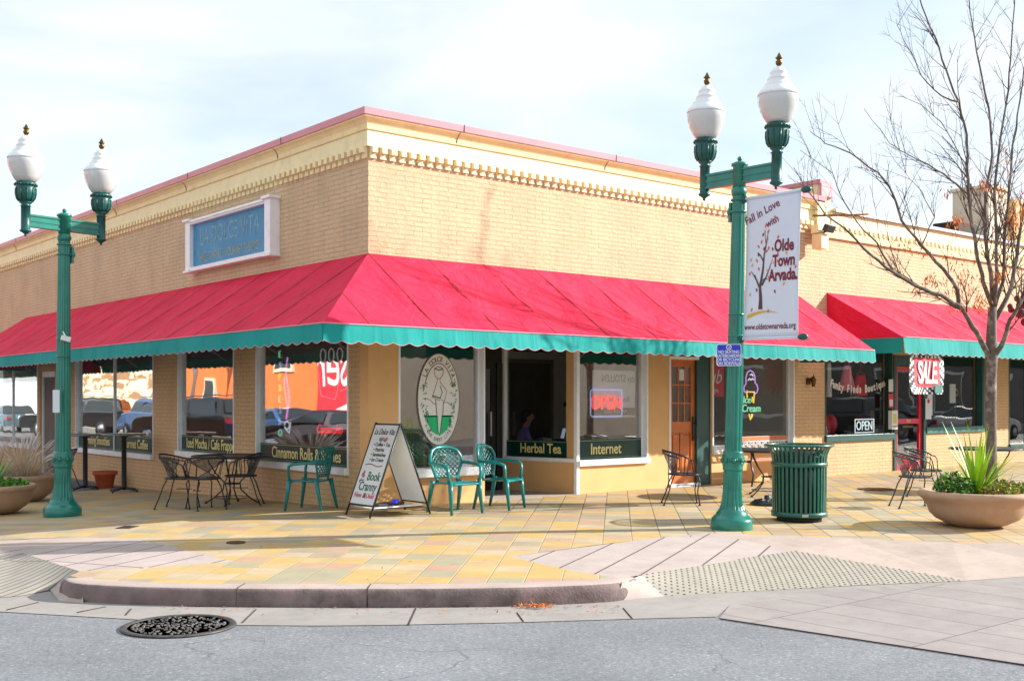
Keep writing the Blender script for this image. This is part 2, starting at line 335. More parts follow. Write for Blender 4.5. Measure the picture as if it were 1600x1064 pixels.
def tiles_mat():
    m, N, L, B = newmat('coloured_pavers'); B.inputs['Roughness'].default_value = .75
    tc = N.new('ShaderNodeTexCoord'); mp = N.new('ShaderNodeMapping'); mp.inputs['Rotation'].default_value = (0, 0, R_(-45.0)); mp.inputs['Scale'].default_value = (1 / .322,) * 3
    L.new(tc.outputs['Object'], mp.inputs['Vector'])
    fl = N.new('ShaderNodeVectorMath'); fl.operation = 'FLOOR'; L.new(mp.outputs[0], fl.inputs[0])
    sp0 = N.new('ShaderNodeSeparateXYZ'); L.new(fl.outputs[0], sp0.inputs[0]); cb0 = N.new('ShaderNodeCombineXYZ'); L.new(sp0.outputs[0], cb0.inputs[0]); L.new(sp0.outputs[1], cb0.inputs[1])
    wn = N.new('ShaderNodeTexWhiteNoise'); wn.noise_dimensions = '2D'; L.new(cb0.outputs[0], wn.inputs['Vector'])
    r = N.new('ShaderNodeValToRGB'); r.color_ramp.interpolation = 'CONSTANT'
    cols = [(0, (.53, .35, .125)), (.24, (.50, .355, .165)), (.46, (.36, .325, .215)), (.58, (.37, .30, .20)), (.68, (.50, .385, .245)), (.84, (.45, .305, .20)), (.92, (.47, .29, .20)), (.96, (.47, .37, .25))]
    e = r.color_ramp.elements; e[0].position = 0; e[0].color = cols[0][1] + (1,); e[1].position = cols[1][0]; e[1].color = cols[1][1] + (1,)
    for p, c in cols[2:]: q = e.new(p); q.color = c + (1,)
    L.new(wn.outputs['Value'], r.inputs[0])
    fr = N.new('ShaderNodeVectorMath'); fr.operation = 'FRACTION'; L.new(mp.outputs[0], fr.inputs[0]); s = N.new('ShaderNodeSeparateXYZ'); L.new(fr.outputs[0], s.inputs[0])
    def edge(sock):
        a = N.new('ShaderNodeMath'); a.operation = 'SUBTRACT'; a.inputs[1].default_value = .5; L.new(sock, a.inputs[0])
        b = N.new('ShaderNodeMath'); b.operation = 'ABSOLUTE'; L.new(a.outputs[0], b.inputs[0]); return b.outputs[0]
    mxx = N.new('ShaderNodeMath'); mxx.operation = 'MAXIMUM'; L.new(edge(s.outputs[0]), mxx.inputs[0]); L.new(edge(s.outputs[1]), mxx.inputs[1])
    j = N.new('ShaderNodeMapRange'); j.inputs[1].default_value = .476; j.inputs[2].default_value = .49; L.new(mxx.outputs[0], j.inputs[0])
    n = N.new('ShaderNodeTexNoise'); n.inputs['Scale'].default_value = 3; n.inputs['Detail'].default_value = 9; n.inputs['Roughness'].default_value = .7; L.new(tc.outputs['Object'], n.inputs['Vector'])
    nr = N.new('ShaderNodeMapRange'); nr.inputs[1].default_value = .25; nr.inputs[2].default_value = .75; nr.inputs[3].default_value = .84; nr.inputs[4].default_value = 1.1; L.new(n.outputs[0], nr.inputs[0])
    v = N.new('ShaderNodeVectorMath'); v.operation = 'SCALE'; L.new(r.outputs[0], v.inputs[0]); L.new(nr.outputs[0], v.inputs['Scale'])
    # joints: pale sand on the left, dark and open on the right
    s2 = N.new('ShaderNodeSeparateXYZ'); L.new(tc.outputs['Object'], s2.inputs[0])
    jr = N.new('ShaderNodeMapRange'); jr.inputs[1].default_value = 0.2; jr.inputs[2].default_value = 2.2; L.new(s2.outputs[0], jr.inputs[0])
    jc = N.new('ShaderNodeMix'); jc.data_type = 'RGBA'; jc.inputs['A'].default_value = (.40, .34, .19, 1); jc.inputs['B'].default_value = (.10, .07, .045, 1); L.new(jr.outputs[0], jc.inputs['Factor'])
    x = N.new('ShaderNodeMix'); x.data_type = 'RGBA'; L.new(j.outputs[0], x.inputs['Factor']); L.new(v.outputs[0], x.inputs['A']); L.new(jc.outputs['Result'], x.inputs['B'])
    g2 = N.new('ShaderNodeTexNoise'); g2.inputs['Scale'].default_value = 1.1; g2.inputs['Detail'].default_value = 10; g2.inputs['Roughness'].default_value = .75; L.new(tc.outputs['Object'], g2.inputs['Vector'])
    gr = N.new('ShaderNodeMapRange'); gr.inputs[1].default_value = .48; gr.inputs[2].default_value = .72; gr.inputs[4].default_value = .45; L.new(g2.outputs[0], gr.inputs[0])
    xg = N.new('ShaderNodeMix'); xg.data_type = 'RGBA'; xg.inputs['B'].default_value = (.27, .21, .15, 1); L.new(gr.outputs[0], xg.inputs['Factor']); L.new(x.outputs['Result'], xg.inputs['A'])
    vg = N.new('ShaderNodeTexVoronoi'); vg.inputs['Scale'].default_value = 1.7; L.new(tc.outputs['Object'], vg.inputs['Vector'])
    vr = N.new('ShaderNodeMapRange'); vr.inputs[1].default_value = .035; vr.inputs[2].default_value = .05; vr.inputs[3].default_value = .6; vr.inputs[4].default_value = 0; L.new(vg.outputs['Distance'], vr.inputs[0])
    xv = N.new('ShaderNodeMix'); xv.data_type = 'RGBA'; xv.inputs['B'].default_value = (.13, .11, .09, 1); L.new(vr.outputs[0], xv.inputs['Factor']); L.new(xg.outputs['Result'], xv.inputs['A'])
    L.new(xv.outputs['Result'], B.inputs['Base Color'])
    h = N.new('ShaderNodeMath'); h.operation = 'MULTIPLY_ADD'; h.inputs[1].default_value = -1.2; L.new(j.outputs[0], h.inputs[0]); L.new(n.outputs[0], h.inputs[2])
    b = N.new('ShaderNodeBump'); b.inputs['Strength'].default_value = .5; b.inputs['Distance'].default_value = .006; L.new(h.outputs[0], b.inputs['Height']); L.new(b.outputs[0], B.inputs['Normal'])
    return m
M['tiles'] = tiles_mat()
def asphalt():
    m, N, L, B = newmat('asphalt'); B.inputs['Roughness'].default_value = .85
    tc = N.new('ShaderNodeTexCoord')
    v = N.new('ShaderNodeTexNoise'); v.inputs['Scale'].default_value = 36; v.inputs['Detail'].default_value = 5; v.inputs['Roughness'].default_value = .85; L.new(tc.outputs['Object'], v.inputs['Vector'])
    r = N.new('ShaderNodeValToRGB'); e = r.color_ramp.elements; e[0].position = .28; e[0].color = (.03, .035, .045, 1); e[1].position = .72; e[1].color = (.75, .75, .72, 1)
    q = e.new(.42); q.color = (.165, .178, .195, 1); q = e.new(.60); q.color = (.24, .25, .265, 1); L.new(v.outputs[0], r.inputs[0])
    n = N.new('ShaderNodeTexNoise'); n.inputs['Scale'].default_value = .8; n.inputs['Detail'].default_value = 7; n.inputs['Roughness'].default_value = .65; L.new(tc.outputs['Object'], n.inputs['Vector'])
    nr = N.new('ShaderNodeMapRange'); nr.inputs[1].default_value = .3; nr.inputs[2].default_value = .7; nr.inputs[3].default_value = .76; nr.inputs[4].default_value = 1.12; L.new(n.outputs[0], nr.inputs[0])
    s = N.new('ShaderNodeVectorMath'); s.operation = 'SCALE'; L.new(r.outputs[0], s.inputs[0]); L.new(nr.outputs[0], s.inputs['Scale'])
    wn = N.new('ShaderNodeTexNoise'); wn.inputs['Scale'].default_value = 1.5; wn.inputs['Detail'].default_value = 5; L.new(tc.outputs['Object'], wn.inputs['Vector'])
    wa = N.new('ShaderNodeVectorMath'); wa.operation = 'MULTIPLY_ADD'; wa.inputs[1].default_value = (.9, .9, 0); L.new(wn.outputs['Color'], wa.inputs[0]); L.new(tc.outputs['Object'], wa.inputs[2])
    vo = N.new('ShaderNodeTexVoronoi'); vo.feature = 'DISTANCE_TO_EDGE'; vo.inputs['Scale'].default_value = .42; L.new(wa.outputs[0], vo.inputs['Vector'])
    ck = N.new('ShaderNodeMapRange'); ck.inputs[1].default_value = .0; ck.inputs[2].default_value = .0045; ck.inputs[3].default_value = .55; ck.inputs[4].default_value = 0; L.new(vo.outputs['Distance'], ck.inputs[0])
    cm = N.new('ShaderNodeMath'); cm.operation = 'MULTIPLY'; L.new(ck.outputs[0], cm.inputs[0])
    cn = N.new('ShaderNodeMapRange'); cn.inputs[1].default_value = .48; cn.inputs[2].default_value = .56; L.new(n.outputs[0], cn.inputs[0]); L.new(cn.outputs[0], cm.inputs[1])
    xk = N.new('ShaderNodeMix'); xk.data_type = 'RGBA'; xk.inputs['B'].default_value = (.05, .05, .055, 1); L.new(cm.outputs[0], xk.inputs['Factor']); L.new(s.outputs[0], xk.inputs['A'])
    L.new(xk.outputs['Result'], B.inputs['Base Color'])
    b = N.new('ShaderNodeBump'); b.inputs['Strength'].default_value = .6; b.inputs['Distance'].default_value = .008; L.new(v.outputs[0], b.inputs['Height']); L.new(b.outputs[0], B.inputs['Normal'])
    return m
M['asphalt'] = asphalt()
def slab(name, col, w_, h_, joint, rot=0, ms=.01, off=0.0, jvar=True):
    m, N, L, B = newmat(name); B.inputs['Roughness'].default_value = .85
    tc = N.new('ShaderNodeTexCoord'); mp = N.new('ShaderNodeMapping'); mp.inputs['Rotation'].default_value = (0, 0, rot); L.new(tc.outputs['Object'], mp.inputs['Vector'])
    br = N.new('ShaderNodeTexBrick'); br.inputs['Scale'].default_value = 1; br.inputs['Brick Width'].default_value = w_; br.inputs['Row Height'].default_value = h_; br.inputs['Mortar Size'].default_value = ms; br.offset = off
    br.inputs['Color1'].default_value = tuple(c * .96 for c in col) + (1,); br.inputs['Color2'].default_value = tuple(min(1, c * 1.04) for c in col) + (1,); br.inputs['Mortar'].default_value = joint + (1,)
    L.new(mp.outputs[0], br.inputs['Vector'])
    n = N.new('ShaderNodeTexNoise'); n.inputs['Scale'].default_value = 2.2; n.inputs['Detail'].default_value = 10; n.inputs['Roughness'].default_value = .7; L.new(tc.outputs['Object'], n.inputs['Vector'])
    nr = N.new('ShaderNodeMapRange'); nr.inputs[1].default_value = .3; nr.inputs[2].default_value = .7; nr.inputs[3].default_value = .84; nr.inputs[4].default_value = 1.1; L.new(n.outputs[0], nr.inputs[0])
    s = N.new('ShaderNodeVectorMath'); s.operation = 'SCALE'; L.new(br.outputs[0], s.inputs[0]); L.new(nr.outputs[0], s.inputs['Scale'])
    g2 = N.new('ShaderNodeTexNoise'); g2.inputs['Scale'].default_value = 5; g2.inputs['Detail'].default_value = 10; g2.inputs['Roughness'].default_value = .8; L.new(tc.outputs['Object'], g2.inputs['Vector'])
    gr = N.new('ShaderNodeMapRange'); gr.inputs[1].default_value = .5; gr.inputs[2].default_value = .7; gr.inputs[4].default_value = .4; L.new(g2.outputs[0], gr.inputs[0])
    xg = N.new('ShaderNodeMix'); xg.data_type = 'RGBA'; xg.inputs['B'].default_value = tuple(c * .55 for c in col) + (1,); L.new(gr.outputs[0], xg.inputs['Factor']); L.new(s.outputs[0], xg.inputs['A']); L.new(xg.outputs['Result'], B.inputs['Base Color'])
    n2 = N.new('ShaderNodeTexNoise'); n2.inputs['Scale'].default_value = 90; L.new(tc.outputs['Object'], n2.inputs['Vector'])
    b = N.new('ShaderNodeBump'); b.inputs['Strength'].default_value = .3; b.inputs['Distance'].default_value = .006; L.new(n2.outputs[0], b.inputs['Height']); L.new(b.outputs[0], B.inputs['Normal'])
    return m
PINKC = (.44, .35, .30)
M['ramp'] = slab('pink_concrete', (.44, .365, .34), 5.0, .40, (.07, .045, .035), R_(-29), ms=.010)
M['conc'] = slab('plain_pink_concrete', PINKC, 40, 40, (.2, .15, .12))
M['gutter'] = slab('gutter_concrete', (.30, .275, .258), 40, 40, (.3, .24, .18))
M['cross'] = slab('crosswalk_slabs', (.295, .26, .252), .46, 1.25, (.15, .13, .12), 0, ms=.008, off=.5)
M['pad'] = mat('tactile_pad', (.335, .305, .255), .8, var=.08, scale=5, bump=.2)
M['pad2'] = slab('ribbed_pad', (.345, .31, .27), 5.0, .085, (.16, .15, .12), R_(-29), ms=.012)
M['dome'] = mat('tactile_dome', (.23, .205, .17), .8, var=.1)
M['kerb'] = mat('kerb_face_shade', (.19, .135, .13), .85, var=.3, scale=4, bump=.5, bscale=45, stain=(.045, .035, .03), sscale=3.2, samt=.9)  # kerb face: its shade put into a darker colour, with stains over it
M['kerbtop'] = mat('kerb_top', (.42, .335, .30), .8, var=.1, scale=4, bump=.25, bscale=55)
M['ceil'] = mat('white_ceiling', (.8, .8, .78), .8, var=.02)
M['concrete'] = mat('floor', (.42, .36, .3), .8, var=.1)
M['orange'] = brick('orange_brick', lin(236, 118, 52), lin(226, 150, 100), chips=.1, colvar=.15)
def paintwall():
    m, N, L, B = newmat('peeling_wall'); B.inputs['Roughness'].default_value = .85
    tc = N.new('ShaderNodeTexCoord'); mp = N.new('ShaderNodeMapping'); mp.inputs['Scale'].default_value = (1, .5, 2.2); L.new(tc.outputs['Object'], mp.inputs['Vector'])
    n = N.new('ShaderNodeTexNoise'); n.inputs['Scale'].default_value = .8; n.inputs['Detail'].default_value = 5; n.inputs['Distortion'].default_value = 1; L.new(mp.outputs[0], n.inputs['Vector'])
    r = N.new('ShaderNodeValToRGB'); e = r.color_ramp.elements; e[0].position = .44; e[0].color = lin(168, 128, 92) + (1,); e[1].position = .5; e[1].color = lin(236, 228, 190) + (1,)
    L.new(n.outputs[0], r.inputs[0]); L.new(r.outputs[0], B.inputs['Base Color']); return m
M['peel'] = paintwall()

# ------------------------------------------------------------------ text
MATL = Matrix(((0, 0, -1), (-1, 0, 0), (0, 1, 0)))      # seen from -X: reading direction -Y
MATR = Matrix(((1, 0, 0), (0, 0, -1), (0, 1, 0)))       # seen from -Y: reading direction +X
_tc = {}
def textmesh(s, size, extr=.002, shear=0, xs=1, bold=0, align='CENTER'):
    c = bpy.data.curves.new('t', 'FONT'); c.body = s; c.size = size; c.extrude = extr; c.shear = shear; c.offset = bold; c.align_x = align; c.align_y = 'CENTER'; c.resolution_u = 3
    o = bpy.data.objects.new('t', c); COL.objects.link(o)
    bpy.context.view_layer.update()
    me = bpy.data.meshes.new_from_object(o.evaluated_get(bpy.context.evaluated_depsgraph_get()))
    vs = [(v.co.x * xs, v.co.y, v.co.z) for v in me.vertices]; fs = [tuple(p.vertices) for p in me.polygons]
    bpy.data.objects.remove(o); bpy.data.curves.remove(c); bpy.data.meshes.remove(me)
    return vs, fs
def addtext(mb, s, loc, rot3, size, m=0, rot2=0, **k):
    vs, fs = textmesh(s, size, **k); loc = Vector(loc); r2 = Matrix.Rotation(rot2, 3, 'Z')
    mb.add([loc + rot3 @ (r2 @ Vector(v)) for v in vs], fs, m)
def arctext(mb, s, loc, rot3, rx, ry, a0, a1, size, m=0, flip=False, **k):
    n = len(s)
    for i, ch in enumerate(s):
        if ch == ' ': continue
        a = a0 + (a1 - a0) * i / (n - 1)
        x, y = rx * math.cos(a), ry * math.sin(a)
        t = math.atan2(math.sin(a) / ry, math.cos(a) / rx)
        rr = t - math.pi / 2 if not flip else t + math.pi / 2
        addtext(mb, ch, Vector(loc) + rot3 @ Vector((x, y, 0)), rot3, size, m, rr, **k)

# ------------------------------------------------------------------ ground
def ground_poly(name, pts, m, kind='structure', split=True, lift=0, conform=False):
    bm = bmesh.new(); vs = [bm.verts.new((p[0], p[1], (gz(p[0], p[1]) if (conform or len(p) < 3 or p[2] is None) else p[2]) + lift)) for p in pts]
    f = bm.faces.new(vs)
    if conform:
        for no in ((1, 0, 0), (0, 1, 0)):
            bmesh.ops.bisect_plane(bm, geom=bm.verts[:] + bm.edges[:] + bm.faces[:], plane_co=(0, 0, 0), plane_no=no)
        for v in bm.verts: v.co.z = gz(v.co.x, v.co.y) + lift
    bmesh.ops.triangulate(bm, faces=bm.faces[:]); bmesh.ops.recalc_face_normals(bm, faces=bm.faces[:])
    if sum(f.normal.z for f in bm.faces) < 0: bmesh.ops.reverse_faces(bm, faces=bm.faces[:])
    me = bpy.data.meshes.new(name); bm.to_mesh(me); bm.free(); me.materials.append(m)
    o = bpy.data.objects.new(name, me); COL.objects.link(o); o['kind'] = kind; return o
def T(px, py, z=None):
    if z is None:
        z = -.08
        for _ in range(25): p = PZ(px, py, z); z = gz(p.x, p.y)
    p = PZ(px, py, z); return (p.x, p.y, p.z)
GUT = -.225
kerb_px = [(101, 897), (95, 904), (105, 910), (125, 913), (200, 917), (300, 919.5), (440, 920.5), (575, 920.5), (700, 920), (800, 918.5), (900, 915.5), (960, 912), (985, 907), (997, 902), (1003, 897)]
kerb = [Vector(T(*p)) for p in kerb_px]
tile_l = [(-5.2, 60), (-5.2, .4)] + [T(120, 839), T(210, 841), T(366, 877), T(240, 885.5), T(124, 892)]
tile_k = [T(110, 899), T(142, 908), T(262, 912), T(440, 913.5), T(581, 913), T(700, 912.5), T(800, 911.5), T(942, 908), T(969, 903)]
tile_r = [T(886, 890), T(796, 869), T(1000, 843), T(1105, 832), T(1326, 840), T(1487, 847), T(1600, 851), (6.5, -7.25), (60, -7.25), (60, 60)]
ground_poly('sidewalk', tile_l + tile_k + tile_r, M['tiles'], conform=True)
st = MB(); st.box(-150, 150, -150, 150, -.9, -.23); o = st.build('street', M['asphalt']); o['kind'] = 'structure'
hillp = ground_poly('far_street', [(-150, 12, -.2251), (-5.0, 12, -.2251), (-5.0, 60, -.95), (-150, 60, -.95)], M['asphalt'])
bpy.data.objects.remove(hillp)
# left ramp
def poly_at(pl, t):
    pl = [Vector(p) for p in pl]; ls = [(pl[i + 1] - pl[i]).length for i in range(len(pl) - 1)]; d = t * sum(ls)
    for i, l in enumerate(ls):
        if d <= l or i == len(ls) - 1: return pl[i].lerp(pl[i + 1], min(1, d / l))
        d -= l
def ruled(name, A, B, m, nu=24, nv=6):
    mb = MB(); vs = [poly_at(A, i / nu).lerp(poly_at(B, i / nu), j / nv) for i in range(nu + 1) for j in range(nv + 1)]
    mb.add(vs, [(i * (nv + 1) + j, i * (nv + 1) + j + 1, (i + 1) * (nv + 1) + j + 1, (i + 1) * (nv + 1) + j) for i in range(nu) for j in range(nv)], 0, True)
    o = mb.build(name, m); o['kind'] = 'structure'; return o
def filler(pts):
    c = Vector(pts[0]) * .45 + Vector(pts[1]) * .2 + Vector(pts[2]) * .15 + Vector(pts[3]) * .2; c.z = -.12
    mb = MB(); n = len(pts); mb.add([c + Vector((0, 0, .0))] + [Vector(p) for p in pts], [(0, 1 + i, 1 + (i + 1) % n) for i in range(n)], 0, True)
    o = mb.build('curb_end', M['kerbtop']); o['kind'] = 'structure'; return o
a0, a1, a2, a3, a4, a5 = T(-60, 871), T(0, 861), T(210, 841), T(366, 877), T(240, 885.5), T(124, 892)
a6 = T(37, 864)
ground_poly('ramp', [a0, a1, a2, a3, a4, a5, a6], M['ramp'])
ruled('curb_ramp_pad', [a0, a6, a5], [T(-60, 936, -.222), T(30, 931, -.222), T(78, 921, -.215)], M['pad2'])
filler([T(130, 908), T(124, 892), T(78, 921, -.215), T(92, 938, -.224), T(130, 942, -.224)])
ground_poly('sidewalk_concrete', [(-5.2, .4, gz(-5.2, .4)), (-5.2, -.6, gz(-5.2, -.6)), a0, a1, a2, T(120, 839)], M['conc'])
# right ramp
b0, b1, b2, b3, b4, b5, b6 = T(796, 869), T(1000, 843), T(1105, 832), T(1240, 860), T(1002, 898), T(969, 903), T(886, 890)
ground_poly('ramp', [b0, b1, b2, b3, b4, b5, b6], M['ramp'])
c1, c2, c3 = T(1510, 907, -.221), T(1037, 931, -.221), T(1008, 918, -.18)
ruled('curb_ramp_pad', [b4, b3], [c2, T(1337, 914, -.219), c1], M['pad'])
filler([T(972, 910), T(1002, 898), c2, T(1000, 935, -.224), T(965, 938, -.224)])
ground_poly('sidewalk_concrete', [b2, T(1326, 840), T(1487, 847), T(1600, 851), (6.5, -7.25, gz(1, -7.25)), (60, -7.25, gz(1, -7.25)), (60, -8.2, -.1), (6.5, -8.2, -.1), T(1700, 893, -.222), c1, b3], M['conc'])
def domes(poly, name, pitch=.054, ang=45):
    mb = MB(); P3 = [Vector(q) for q in poly]; ca, sa = math.cos(R_(ang)), math.sin(R_(ang))
    def inside(x, y):
        c = False
        for i in range(len(P3)):
            a, b = P3[i], P3[i - 1]
            if (a.y > y) != (b.y > y) and x < (b.x - a.x) * (y - a.y) / (b.y - a.y) + a.x: c = not c
        return c
    ob = bpy.data.objects[name]; me = ob.data; me.calc_loop_triangles()
    for i in range(-150, 150):
        for j in range(-150, 150):
            u, v = i * pitch, j * pitch; c0 = P3[0]
            x, y = c0.x + u * ca - v * sa, c0.y + u * sa + v * ca
            if not inside(x, y): continue
            hit = ob.ray_cast((x, y, 1), (0, 0, -1))
            if not hit[0]: continue
            p = hit[1]; r = .014; h = .005; k = 6
            vs = [p + Vector((r * math.cos(q * math.tau / k), r * math.sin(q * math.tau / k), .0005)) for q in range(k)] + [p + Vector((r * .6 * math.cos(q * math.tau / k), r * .6 * math.sin(q * math.tau / k), h)) for q in range(k)]
            mb.add(vs, [(q, (q + 1) % k, k + (q + 1) % k, k + q) for q in range(k)] + [tuple(range(k, 2 * k))])
    o = mb.build('curb_ramp_domes', M['dome'], fix=False); o['kind'] = 'structure'; return o
bpy.context.view_layer.update()
domes([b4, b3, c1, T(1337, 914, -.219), c2], 'curb_ramp_pad.001')
# gutter and crosswalk (sheets a few mm above the asphalt)
G2 = -.2255
ginner = [T(-200, 905, GUT), T(-60, 912, GUT), T(40, 912, GUT), T(110, 915, GUT), T(165, 930, GUT), T(300, 948, GUT), T(575, 950, GUT), T(800, 948, GUT), T(900, 943, GUT), T(965, 925, GUT), T(1000, 922, GUT), T(1037, 931, -.2215), T(1337, 914, -.2225), T(1510, 907, -.2235), T(1700, 892, -.2235)]
gouter = [T(1700, 905, GUT), T(1400, 914, GUT), T(1140, 945, GUT), T(1120, 963, GUT), T(1000, 966, GUT), T(800, 972, GUT), T(600, 976, GUT), T(500, 977, GUT), T(372, 976, GUT), T(190, 966, GUT), T(0, 955, GUT), T(-200, 940, GUT)]
ground_poly('gutter', ginner + gouter, M['gutter'])
ground_poly('crosswalk', [T(1124, 965, GUT), T(1140, 945, GUT), T(1400, 914, GUT), T(1700, 905, GUT), (6.5, -8.45, GUT), (6.0, -17.5, GUT), (-.85, -17.5, GUT), T(1600, 1038, GUT)], M['cross'])
jm = MB()
for (x0, y0, x1, y1) in [(1125, 966, 1600, 1038)]:
    p, q = Vector(T(x0, y0, GUT + .002)), Vector(T(x1, y1, GUT + .002)); q = p + (q - p) * 1.4
    jm.tube([p, q], .0055, 5)
for (x0, y0, x1, y1) in [(205, 951, 196, 961), (400, 952, 378, 973), (650, 950, 638, 976), (808, 957, 818, 971), (974, 950, 988, 966), (10, 953, 60, 941), (120, 957, 165, 948)]:
    jm.tube([T(x0, y0, GUT + .0), T(x1, y1, GUT + .0)], .007, 4)
jm.build('gutter_joint', M['seam'])['kind'] = 'structure'
# kerb
mb = MB(); dense = []
for i in range(len(kerb) - 1):
    for t in range(6): dense.append(kerb[i].lerp(kerb[i + 1], t / 6))
dense.append(kerb[-1])
for _ in range(3): dense = [dense[0]] + [(dense[i - 1] + dense[i] * 2 + dense[i + 1]) / 4 for i in range(1, len(dense) - 1)] + [dense[-1]]
prof = [(.24, .006), (.05, .007), (.02, 0), (.0, -.022), (-.012, -.07), (-.02, -.16)]
rings = []
for i, p in enumerate(dense):
    t = (dense[min(i + 1, len(dense) - 1)] - dense[max(i - 1, 0)]).normalized(); nrm = Vector((-t.y, t.x, 0))   # towards the plaza
    s_end = min(1, min(i, len(dense) - 1 - i) / 7); k = .45 + .55 * s_end
    jit = .003 * math.sin(i * 1.7) + random.uniform(-.002, .002)
    rings.append([p + nrm * (a * (1 if a < .1 else (.35 + .65 * s_end)) + jit) + Vector((0, 0, (b - (1 - s_end) * .045) if b > -.1 else b)) for a, b in prof])
vs = [q for r in rings for q in r]; k = len(prof)
for i in range(len(rings) - 1):
    for j in range(k - 1):
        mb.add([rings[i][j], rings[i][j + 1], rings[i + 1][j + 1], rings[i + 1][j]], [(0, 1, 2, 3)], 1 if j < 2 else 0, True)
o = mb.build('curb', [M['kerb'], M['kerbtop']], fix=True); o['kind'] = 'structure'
bm = bmesh.new(); bm.from_mesh(o.data); bmesh.ops.remove_doubles(bm, verts=bm.verts, dist=.0005); bmesh.ops.recalc_face_normals(bm, faces=bm.faces); bm.to_mesh(o.data); bm.free()
mb = MB()
for px in (372, 583): # dark joints across the kerb
    x = (px, 920)
    p = Vector(T(px, 920)); i = min(range(len(dense)), key=lambda q: (dense[q] - p).length)
    t = (dense[i + 1] - dense[i - 1]).normalized(); nrm = Vector((-t.y, t.x, 0))
    mb.tube([dense[i] + nrm * a + Vector((0, 0, b + .001)) for a, b in prof], .005, 4)
mb.build('curb_joint', M['seam'])['kind'] = 'structure'
# far kerbs and pavements (seen only in the windows)
mb = MB(); mb.box(-60, 80, -23, -17.8, -.3, -.08); mb.box(-60, -15.2, -17.7, 90, -.3, -.07); mb.box(-5.35, -5.2, .5, 60, -.3, -.07)
mb.box(6.5, 60, -8.35, -8.2, -.3, -.09)
mb.build('far_sidewalk', M['conc'])['kind'] = 'structure'

# ------------------------------------------------------------------ corner building
cafe = empty('cafe_building', (0, 0, 0), 0, 'tan painted brick corner building with cream cornice and big shop windows', 'building')
def fb(mb, side, u0, u1, z0, z1, n0, n1, m=0):
    if side == 'L': mb.box(n0, n1, u0, u1, z0, z1, m)
    else: mb.box(u0, u1, n0, n1, z0, z1, m)
def pt(side, u, z, n): return Vector((n, u, z)) if side == 'L' else Vector((u, n, z))
def wall(mb, side, ua, ub, z0, z1, ops, n0, n1, m=0):
    u = ua
    for (a, b, za, zb) in sorted(ops):
        if a > u: fb(mb, side, u, a, z0, z1, n0, n1, m)
        if za > z0: fb(mb, side, a, b, z0, za, n0, n1, m)
        if zb < z1: fb(mb, side, a, b, zb, z1, n0, n1, m)
        u = b
    if ub > u: fb(mb, side, u, ub, z0, z1, n0, n1, m)
ZB = 2.62
opsL = [(.51, 3.32, .53, 2.55), (4.10, 6.38, .57, 2.55), (7.51, 11.89, .45, 2.5), (13.3, 14.42, -.35, 2.15), (14.55, 21.5, .4, 2.5)]
mb = MB(); wall(mb, 'L', .22, 34, -1.2, ZB, opsL, 0, .22); mb.build('base_wall', M['brick_low'], cafe)
opsR = [(.49, 2.02, .5, 2.5), (2.02, 3.85, -.1, 2.62), (3.90, 5.50, .52, 2.5), (6.02, 6.79, 0.0, 2.24), (6.79, 7.13, 0, 2.45), (7.15, 9.53, .66, 2.34)]
mb = MB(); wall(mb, 'R', 0, 9.53, -.2, ZB, opsR, 0, .22); mb.build('stucco_wall', M['stucco'], cafe)
mb = MB(); fb(mb, 'R', 9.53, 10.36, -.2, ZB, 0.0, .22); mb.build('brick_pier', M['brick_low'], cafe)
mb = MB(); fb(mb, 'L', .22, 34, ZB, 4.942, 0, .22); fb(mb, 'R', 0, 10.36, ZB, 4.942, 0, .22); mb.build('brick_wall', M['brick'], cafe)
mb = MB(); mb.box(.22, 10.3, .22, 34, 5.0, 5.1); mb.box(.22, 10.3, .22, 34, 3.0, 3.1); mb.build('roof', M['asph_roof'], cafe)
mb = MB(); mb.box(.23, 9.99, .23, 33, 2.93, 2.99); mb.build('ceiling', M['ceil'], cafe)
mb = MB(); mb.box(.24, 10.3, .24, 34, -.05, .0); mb.build('floor', M['concrete'], cafe)
# frieze / crown / coping as mitred sweeps round the corner
def cornice(name, prof, m, y1=34, x1=10.36, ends=None):
    mb = MB(); k = len(prof)
    rings = [[(-o_, y1, z) for o_, z in prof], [(-o_, -o_, z) for o_, z in prof], [(x1, -o_, z) for o_, z in prof]]
    vs = [q for r in rings for q in r]; fs = []
    for i in range(2):
        for j in range(k): fs.append((i * k + j, i * k + (j + 1) % k, (i + 1) * k + (j + 1) % k, (i + 1) * k + j))
    fs.append(tuple(range(k))); fs.append(tuple(range(2 * k, 3 * k)))
    mb.add(vs, fs); return mb.build(name, m, cafe)
cornice('frieze', [(-.2, 4.945), (.035, 4.945), (.04, 4.95), (.03, 5.17), (-.2, 5.17)], M['cream'])
cornice('crown_moulding', [(-.2, 5.172), (.05, 5.172), (.055, 5.19), (.045, 5.2), (.055, 5.25), (.09, 5.30), (.13, 5.325), (.13, 5.345), (-.2, 5.345)], M['cream_c'])
cornice('coping', [(-.2, 5.347), (.15, 5.347), (.155, 5.44), (-.2, 5.46)], M['coping'])
mb = MB()
for i in range(64):
    x = .02 + i * .158
    if x < 10.2: mb.box(x, x + .085, -.085, -.001, 4.862, 4.944); mb.box(x - .004, x + .094, -.035, -.001, 4.79, 4.86)
for i in range(200):
    y = .02 + i * .158; mb.box(-.085, -.001, y, y + .085, 4.862, 4.944); mb.box(-.035, -.001, y - .004, y + .094, 4.79, 4.86)
mb.build('dentil_course', M['cream'], cafe)
mb = MB()
for x in (1.52, 4.6, 7.7): mb.box(x, x + .012, -.158, -.156, 5.34, 5.45)
for x in (.1 + 1.37, 4.45): mb.tube([(x, -.052, 5.18), (x + .0, -.05, 5.2), (x, -.058, 5.25), (x, -.093, 5.3), (x, -.133, 5.33)], .006, 4)
